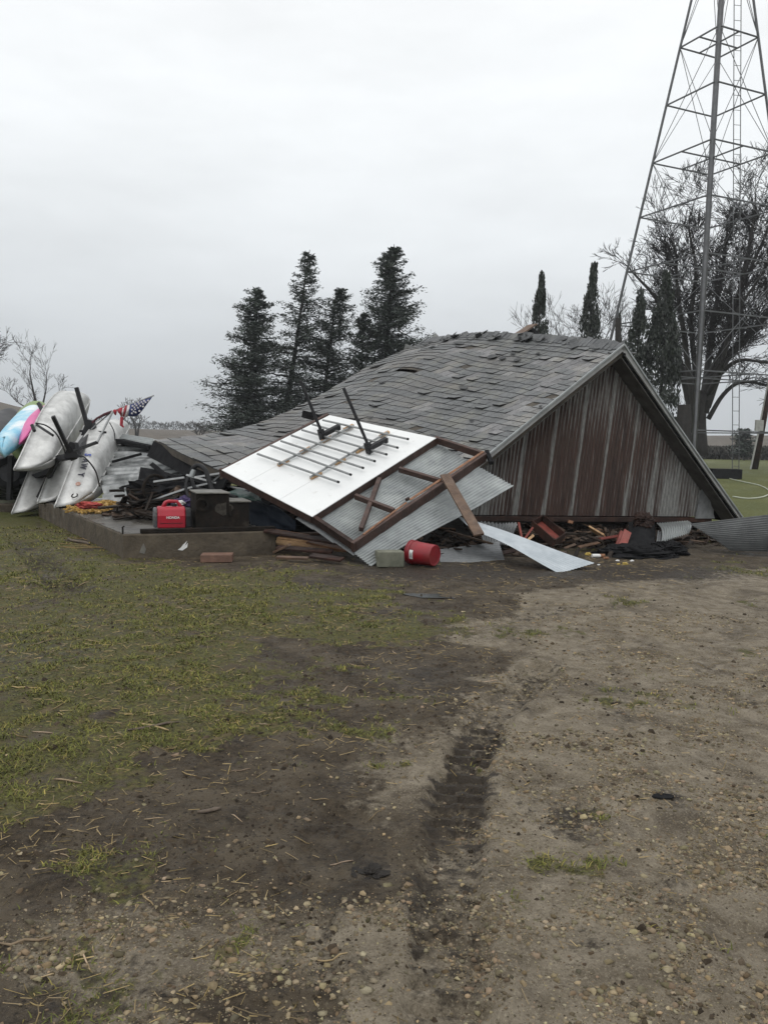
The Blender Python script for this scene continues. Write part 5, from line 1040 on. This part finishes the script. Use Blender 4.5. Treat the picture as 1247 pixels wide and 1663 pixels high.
la, lb_ = at(1189, 768, TY - 1.5), at(1192, -5, TY - 1.5); lo_ = A3(.37, .05, 0); ld = bpy.data.objects.new('ladder', None); COL.objects.link(ld); ld.parent = tw; ld['_base'] = wloc(tw)
for s in (0, 1): mb = MB(); mb.tube([la + lo_ * s, lb_ + lo_ * s], .022, 6); mb.build('ladder_rail', M['steel'], ld)
mb = MB(); nr = int((lb_[2] - la[2]) / .72)
for k in range(nr): p_ = lerp(la, lb_, (k + .5) / nr); mb.tube([p_, p_ + lo_], .014, 5)
mb.build('ladder_rungs', M['steel'], ld)
q = G(1185, 778); mb = MB(); mb.box(A3(q[0] - .1, q[1] + .5, .22), A3(.72, 0, 0), A3(0, .4, 0), A3(0, 0, .24)); tag(mb.build('tower_footing', M['tar'], bevel=.02), 'dark low box at the foot of the tower ladder', 'footing')
# pole with meter box
pb, pt = G(1225, 762), None; pb[2] = -.2; pt = at(1262, 560, pb[1]); up_ = thing('utility_pole', 'dark leaning wooden utility pole at the right edge', 'utility pole', pb)
mb = MB(); mb.tube([pb, pt], [.2, .16], 12); mb.build('pole_shaft', M['darkwood'], up_, smooth=True)
mb = MB(); c = lerp(pb, pt, .37) + A3(-.3, -.15, 0); mb.box(c, A3(.26, 0, 0), A3(0, .1, 0), A3(0, 0, .36)); mb.build('meter_box', M['meter'], up_, bevel=.02)
mb = MB(); mb.tube([pb + A3(-.4, -.25, 0), lerp(pb, pt, .36) + A3(-.3, -.25, 0)], .06, 8); mb.build('conduit', M['meter'], up_)
mb = MB(); mb.tube([lerp(pb, pt, .4) + A3(-.3, -.22, 0), pt + A3(-.2, -.2, 0)], .05, 8); mb.build('conduit', M['meter'], up_)
hp = [G(1160, 768), G(1185, 778), G(1210, 784), G(1235, 790), G(1250, 800), G(1240, 808), G(1215, 811), G(1190, 808)]
tubething('garden_hose', 'pale garden hose curling over the lawn at right', 'hose', [q_ + A3(0, 0, .03) for q_ in hp], .02, 'hose')
stump_b = at(1110, 730, 40); stump_t = at(1111, 657, 40); mb = MB(); mb.tube([A3(stump_b[0], stump_b[1], -.1), lerp(stump_b, stump_t, .6), stump_t], [.42, .36, .30], 12); tag(mb.build('tree_stump', M['bark']), 'tall broken stump standing left of the bare tree', 'stump')

# ------------------------------------------------------------------ trees
def conifer(name, label, base, top, width, seed, nb=110, dens=1.0, droop=-.05, shape=.8, m='needle', asym=0, h0=.06, group=None, leaf=.105):
    r = random.Random(seed); base, top = np.asarray(base), np.asarray(top); H = np.linalg.norm(top - base)
    t = thing(name, label, 'tree', base, group)
    mb = MB(); mb.tube([lerp(base, top, f) + A3(.12 * sin(f * 5 + seed), 0, 0) * (1 - f) for f in np.linspace(0, 1, 9)], [H * .017 * (1 - f) + .015 for f in np.linspace(0, 1, 9)], 8); mb.build('trunk', M['bark'], t, smooth=True)
    br = MB(); V = []; C = []
    gap = [r.uniform(.1, .9) for _ in range(5)]
    for k in range(nb):
        f = h0 + (1 - h0) * (k / nb) ** 1.0 * .985; p = lerp(base, top, f); az = r.uniform(0, 2 * pi); prof = (1 - ((f - h0) / (1 - h0))) ** shape
        prof *= min(1, .42 + (f - h0) * 2.6)
        ln = width / 2 * (prof * r.uniform(.45, 1.18) + .05) * (1 + asym * cos(az))
        rise = r.uniform(.05, .45) if f > .5 else r.uniform(-.1, .25)
        d = A3(cos(az), sin(az), rise); sag = droop - .1
        n = max(3, int(ln / .28)); pts = []
        for i in range(n + 1):
            s = i / n; pts.append(p + d * ln * s + A3(0, 0, 1) * (sag * ln * s * s + .14 * ln * s ** 4) + A3(r.gauss(0, .03), r.gauss(0, .03), r.gauss(0, .03)) * ln * .4)
        br.tube(pts, [max(.012, .035 * (1 - s * .8) * (ln / 2 + .4)) for s in np.linspace(0, 1, n + 1)], 4)
        for i in range(1, n + 1):
            s = i / n; sp = ln * .25 * (1.2 - s * .8) + .05; tone = r.uniform(.65, 1.45)
            for q_ in range(int((7 + 9 * (1 - s)) * dens)):
                c = pts[i] + A3(r.gauss(0, .75), r.gauss(0, .75), r.gauss(-.1, .42)) * sp
                a = r.uniform(0, 2 * pi); L = leaf * r.uniform(.5, 1.3); u_ = A3(cos(a), sin(a), r.uniform(-.25, .6)) * L; w_ = A3(-sin(a), cos(a), r.uniform(-.6, .6)) * L * .38
                V += [c - u_, c + w_, c + u_ * 1.1, c - w_]; cc_ = tone * r.uniform(.8, 1.2); C += [(cc_, cc_, cc_)] * 4
    br.build('limbs', M['bark'], t)
    mb = MB(); mb.v = [tuple(q_) for q_ in V]; mb.c = C; mb.f = [(i, i + 1, i + 2, i + 3) for i in range(0, len(V), 4)]; mb.build('crown', M[m], t)
    return t
def gb(px, Y): q_ = at(px, 760, Y); return A3(q_[0], q_[1], gz(q_[0], q_[1]) - .1)
GRP = 'conifers behind the barn'
conifer('pine_tree', 'dark broad conifer leftmost behind the barn roof', gb(398, 47), at(420, 465, 47), 5.9, 3, 180, 3.4, shape=.62, group=GRP, asym=-.1)
conifer('pine_tree', 'tall thin leaning conifer second from the left', gb(450, 49), at(503, 405, 49), 5.4, 5, 160, 2.3, shape=.7, group=GRP)
conifer('pine_tree', 'shorter open conifer between the thin and the dense one', gb(516, 50), at(547, 466, 50), 6.2, 8, 160, 2.8, shape=.6, group=GRP)
conifer('pine_tree', 'dense tall conifer rising directly behind the roof', gb(612, 50), at(640, 396, 50), 7.0, 11, 220, 4.2, shape=.72, group=GRP)
conifer('pine_tree', 'small dark conifer at the left foot of the dense one', gb(580, 49), at(590, 506, 49), 4.2, 17, 120, 3.0, shape=.7, group=GRP)
def spire(label, px, Y, tx, ty, wd, seed, ht_extra=0, dens=1.0):
    base, top = gb(px, Y), at(tx, ty, Y); r = random.Random(seed); t = thing('cedar_tree', label, 'tree', base, 'narrow cedars behind the barn'); H = np.linalg.norm(top - base)
    mb = MB(); mb.tube([base, lerp(base, top, .5), lerp(base, top, .96)], [.14, .09, .02], 7); mb.build('trunk', M['bark'], t)
    V, C = [], []; lob = [(r.random(), r.uniform(0, 2 * pi), r.uniform(.5, 1.0)) for _ in range(70)]
    for (f0, a0, k0) in lob:
        f0 = .03 + .95 * f0; R_ = wd / 2 * (min(1, (1 - f0) * 2.3 + .12)) * (.75 + .25 * k0); tone = r.uniform(.6, 1.5)
        for _ in range(int(110 * dens)):
            f = f0 + r.gauss(0, .028); aa = a0 + r.gauss(0, .5); rr = R_ * (r.random() ** .5) * 1.05; c = lerp(base, top, min(max(f, .01), 1.0)) + A3(cos(aa), sin(aa), 0) * rr * (1 if f < 1 else .3) + A3(0, 0, r.uniform(-.1, .1))
            a = r.uniform(0, 2 * pi); L = r.uniform(.05, .13); u_ = A3(cos(a) * .35, sin(a) * .35, 1) * L; w_ = A3(-sin(a), cos(a), .2) * L * .45; V += [c - u_, c + w_, c + u_, c - w_]; C += [(tone,) * 3] * 4
    mb = MB(); mb.v = [tuple(q_) for q_ in V]; mb.c = C; mb.f = [(i, i + 1, i + 2, i + 3) for i in range(0, len(V), 4)]; mb.build('crown', M['cedar'], t)
spire('narrow cedar spire left of its twin above the ridge', 862, 46, 880, 443, 1.35, 3); spire('slightly taller narrow cedar spire nearer the gable peak', 938, 46, 965, 429, 1.5, 5)
spire('dark cedar with ragged top behind the tower left leg', 1026, 42, 1040, 470, 1.5, 7, dens=.8); spire('broad dark cedar behind the gable rake', 1068, 42, 1082, 442, 1.9, 9, dens=1.2); spire('tiny dark cedar tip just left of the peak', 1000, 40, 1006, 512, .45, 13, dens=.5)
mb = MB(); q = at(1003, 560, 36); mb.tube([at(1000, 700, 36), at(1004, 516, 36)], [.16, .12], 8); tag(mb.build('wooden_post', M['bark']), 'short weathered post top beside the gable peak', 'post')

def bare_tree(name, label, limbs, Y, seed, r0, depthlv, m='twig', spread=.5, base=None, group=None, lscale=1.0, minr=.010, thick=.62, nch=(2, 3), up=.12, sides=5, rsc=1.0, more=0, lsc=1.0, side=1):
    r = random.Random(seed); pts0 = [at(*limbs[0][0][0][:2], Y)] if base is None else [base]; b = A3(pts0[0][0], pts0[0][1], gz(pts0[0][0], pts0[0][1]) - .1)
    t = thing(name, label, 'tree', b, group); tk = MB(); tw_ = MB()
    def grow(p, d, L, rad, lv):
        n = 3 if lv > 1 else 2; pts = [p]; dd = d
        for i in range(n): dd = nrm(dd + A3(r.gauss(0, .16), r.gauss(0, .16), r.gauss(0, .13) + up * .5)); pts.append(pts[-1] + dd * L / n)
        rend = rad * thick
        (tk if rad > .07 else tw_).tube(pts, [rad + (rend - rad) * i / n for i in range(n + 1)], sides if rad > .04 else 3, cap=False)
        if lv <= 0: return
        for k in range(r.choice(nch)):
            nd_ = nrm(dd + A3(r.gauss(0, spread), r.gauss(0, spread), r.gauss(0, spread * .8) + up)); grow(pts[-1], nd_, L * r.uniform(.70, .98), max(minr, rend * r.uniform(.6, .95)), lv - 1)
        if r.random() < .75:
            q_ = pts[r.choice(range(1, n))]; nd_ = nrm(dd + A3(r.gauss(0, spread * 1.5), r.gauss(0, spread * 1.5), r.gauss(0, spread))); grow(q_, nd_, L * r.uniform(.45, .75), max(minr, rend * .5), lv - 1)
    for pl, ra, rb, lv, L in limbs:
        ra, rb, lv, L = ra * rsc, rb * rsc, lv + more, L * lsc
        P = [at(x_, y_, Y + (z_[0] if z_ else 0)) for x_, y_, *z_ in pl]; cur = [cr1(P, s) for s in np.linspace(0, 1, 4 * (len(P) - 1) + 1)]
        tk.tube(cur, [ra + (rb - ra) * s for s in np.linspace(0, 1, len(cur))], 8)
        grow(cur[-1], nrm(cur[-1] - cur[-3]), L, rb * .9, lv)
        for i in range(4, len(cur) - 1):
            for _s in range(side):
              if r.random() < .62: d = nrm(cur[i] - cur[i - 1]); nd_ = nrm(d + A3(r.gauss(0, .8), r.gauss(0, .7), r.gauss(0, .5) + .15)); grow(cur[i], nd_, L * r.uniform(.5, .9), max(minr, rb * r.uniform(.35, .6)), max(1, lv - 1))
    tk.build('trunk', M['bark'], t, smooth=True); tw_.build('crown', M[m], t); return t
BY = 56
bare_tree('bare_tree', 'huge leafless many-stemmed tree behind the tower at right', [
    ([(1140, 740), (1137, 690), (1140, 640)], .62, .5, 0, .3),
    ([(1130, 700), (1112, 620), (1096, 560), (1085, 520, 1), (1062, 480, 1.5), (1030, 445, 2)], .42, .10, 4, 1.15),
    ([(1132, 690), (1118, 600, -1), (1110, 540, -2), (1100, 470, -3), (1098, 420, -3)], .36, .10, 5, 1.5),
    ([(1136, 680), (1128, 590), (1122, 520), (1130, 440, 1), (1120, 380, 1)], .34, .10, 5, 1.6),
    ([(1140, 670), (1150, 590, 2), (1158, 520, 2), (1172, 450, 3), (1180, 380, 3)], .40, .11, 5, 1.7),
    ([(1142, 670), (1160, 600), (1182, 550), (1200, 480), (1215, 410), (1225, 350)], .52, .12, 5, 1.7),
    ([(1145, 660), (1172, 592), (1205, 555), (1250, 505), (1290, 440)], .55, .14, 5, 1.8),
    ([(1150, 680), (1175, 640), (1205, 620), (1250, 627), (1290, 640)], .24, .08, 4, 1.4),
    ([(1165, 610), (1200, 585, -2), (1250, 590, -3)], .26, .08, 4, 1.4),
    ([(1150, 640), (1170, 600, -3), (1190, 520, -4), (1240, 440, -5)], .30, .09, 5, 1.6),
    ([(1175, 590), (1190, 500, 3), (1235, 400, 4), (1255, 350, 4)], .26, .09, 5, 1.6)], BY, 4, .5, 5, spread=.30, minr=.0155, rsc=.72, more=0, nch=(2, 2, 3), up=.06, lsc=.82, side=4)
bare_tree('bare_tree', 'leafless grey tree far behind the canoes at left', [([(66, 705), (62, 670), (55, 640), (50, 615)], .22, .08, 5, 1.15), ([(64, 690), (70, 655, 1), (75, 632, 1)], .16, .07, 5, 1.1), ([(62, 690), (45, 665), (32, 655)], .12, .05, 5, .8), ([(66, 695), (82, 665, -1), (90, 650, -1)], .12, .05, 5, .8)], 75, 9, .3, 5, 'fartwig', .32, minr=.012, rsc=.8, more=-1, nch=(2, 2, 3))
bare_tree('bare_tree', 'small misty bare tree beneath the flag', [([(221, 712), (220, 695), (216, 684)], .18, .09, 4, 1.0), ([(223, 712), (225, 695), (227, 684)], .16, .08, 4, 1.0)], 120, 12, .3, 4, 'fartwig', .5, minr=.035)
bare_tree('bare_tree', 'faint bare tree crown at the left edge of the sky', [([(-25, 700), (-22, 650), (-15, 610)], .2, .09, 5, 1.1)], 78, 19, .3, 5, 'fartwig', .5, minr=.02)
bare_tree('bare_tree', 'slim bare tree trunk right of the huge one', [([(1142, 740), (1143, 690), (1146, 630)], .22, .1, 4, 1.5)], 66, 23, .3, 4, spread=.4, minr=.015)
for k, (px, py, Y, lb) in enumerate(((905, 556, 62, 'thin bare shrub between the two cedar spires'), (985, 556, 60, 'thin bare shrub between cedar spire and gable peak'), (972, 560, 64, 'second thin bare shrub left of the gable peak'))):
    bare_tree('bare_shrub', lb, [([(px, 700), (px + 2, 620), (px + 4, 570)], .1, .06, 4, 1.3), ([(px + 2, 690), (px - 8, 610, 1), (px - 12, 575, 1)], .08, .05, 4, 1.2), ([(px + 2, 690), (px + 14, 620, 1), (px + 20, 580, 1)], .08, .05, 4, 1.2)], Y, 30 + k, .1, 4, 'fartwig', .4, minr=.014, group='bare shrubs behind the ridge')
# small round evergreen on the field edge
base = gb(1207, 84); base[2] = gz(base[0], base[1]); conifer('small_evergreen', 'small round evergreen at the field edge behind the ladder', base, at(1206, 697, 84), 3.0, 44, 70, 1.6, shape=.4, h0=.15, leaf=.16)
# hedge of brown brush at the end of the lawn, far treeline
def brush_strip(name, label, segs, hgt, n, lsz, m):
    V, C = [], []
    for _ in range(n):
        s = random.random() * (len(segs) - 1); i = int(s); p = lerp(np.asarray(segs[i]), np.asarray(segs[i + 1]), s - i); hh = hgt * (.35 + .9 * fbm(np.array([p[0] * .35]), np.array([p[1] * .05]), 8, 3)[0]); z = random.random() ** .8 * hh
        c = A3(p[0] + random.gauss(0, .3), p[1] + random.gauss(0, .7), gfar(p[0], p[1]) + z); a = random.uniform(0, 2 * pi); L = lsz * random.uniform(.5, 1.3); u_ = A3(cos(a) * .7, sin(a) * .7, .8) * L; w_ = A3(-sin(a), cos(a), 0) * L * .3; V += [c - u_, c + w_, c + u_, c - w_]; k = random.uniform(.6, 1.4); C += [(k, k, k)] * 4
    mb = MB(); mb.v = [tuple(q_) for q_ in V]; mb.c = C; mb.f = [(i, i + 1, i + 2, i + 3) for i in range(0, len(V), 4)]; return struct(mb.build(name, M[m]), label, 'stuff')
brush_strip('brush', 'strip of dark brown brush along the end of the lawn', [at(1100, 740, 86), at(1180, 740, 88), at(1330, 740, 90)], 1.5, 14000, .18, 'brush')
brush_strip('distant_treeline', 'misty far line of bare trees along the horizon', [A3(x_, 330, 0) for x_ in np.linspace(-190, 30, 12)], 4.2, 9000, .6, 'brush')
for px, hh in ((258, 1.2), (333, 1.6), (322, 1.0), (290, .8)):
    pass
# dry field strip bush
bare_tree('bare_shrub', 'misty round shrub on the far field left of the conifers', [([(324, 708), (324, 704), (324, 703)], .1, .06, 4, .6), ([(324, 708), (321, 706), (319, 704)], .1, .06, 4, .6), ([(324, 708), (327, 706), (329, 704)], .1, .06, 4, .6)], 130, 55, .1, 4, 'fartwig', .6, minr=.03)

# ------------------------------------------------------------------ misty air
HAZE = .0007
if HAZE:
    mb = MB(); mb.box(A3(0, 400, 24), A3(700, 0, 0), A3(0, 470, 0), A3(0, 0, 29)); hz = mb.build('haze', bpy.data.materials.new('haze')); m = hz.data.materials[0]; m.use_nodes = True; t = m.node_tree; t.nodes.clear()
    o = nd(t, 'ShaderNodeOutputMaterial'); v = nd(t, 'ShaderNodeVolumePrincipled'); v.inputs['Color'].default_value = (.86, .89, .92, 1); v.inputs['Density'].default_value = HAZE; v.inputs['Anisotropy'].default_value = .0; t.links.new(v.outputs[0], o.inputs['Volume'])
    struct(hz, 'thin rainy mist over the yard and fields', 'stuff'); hz.display_type = 'WIRE'
    sc.cycles.volume_bounces = 0
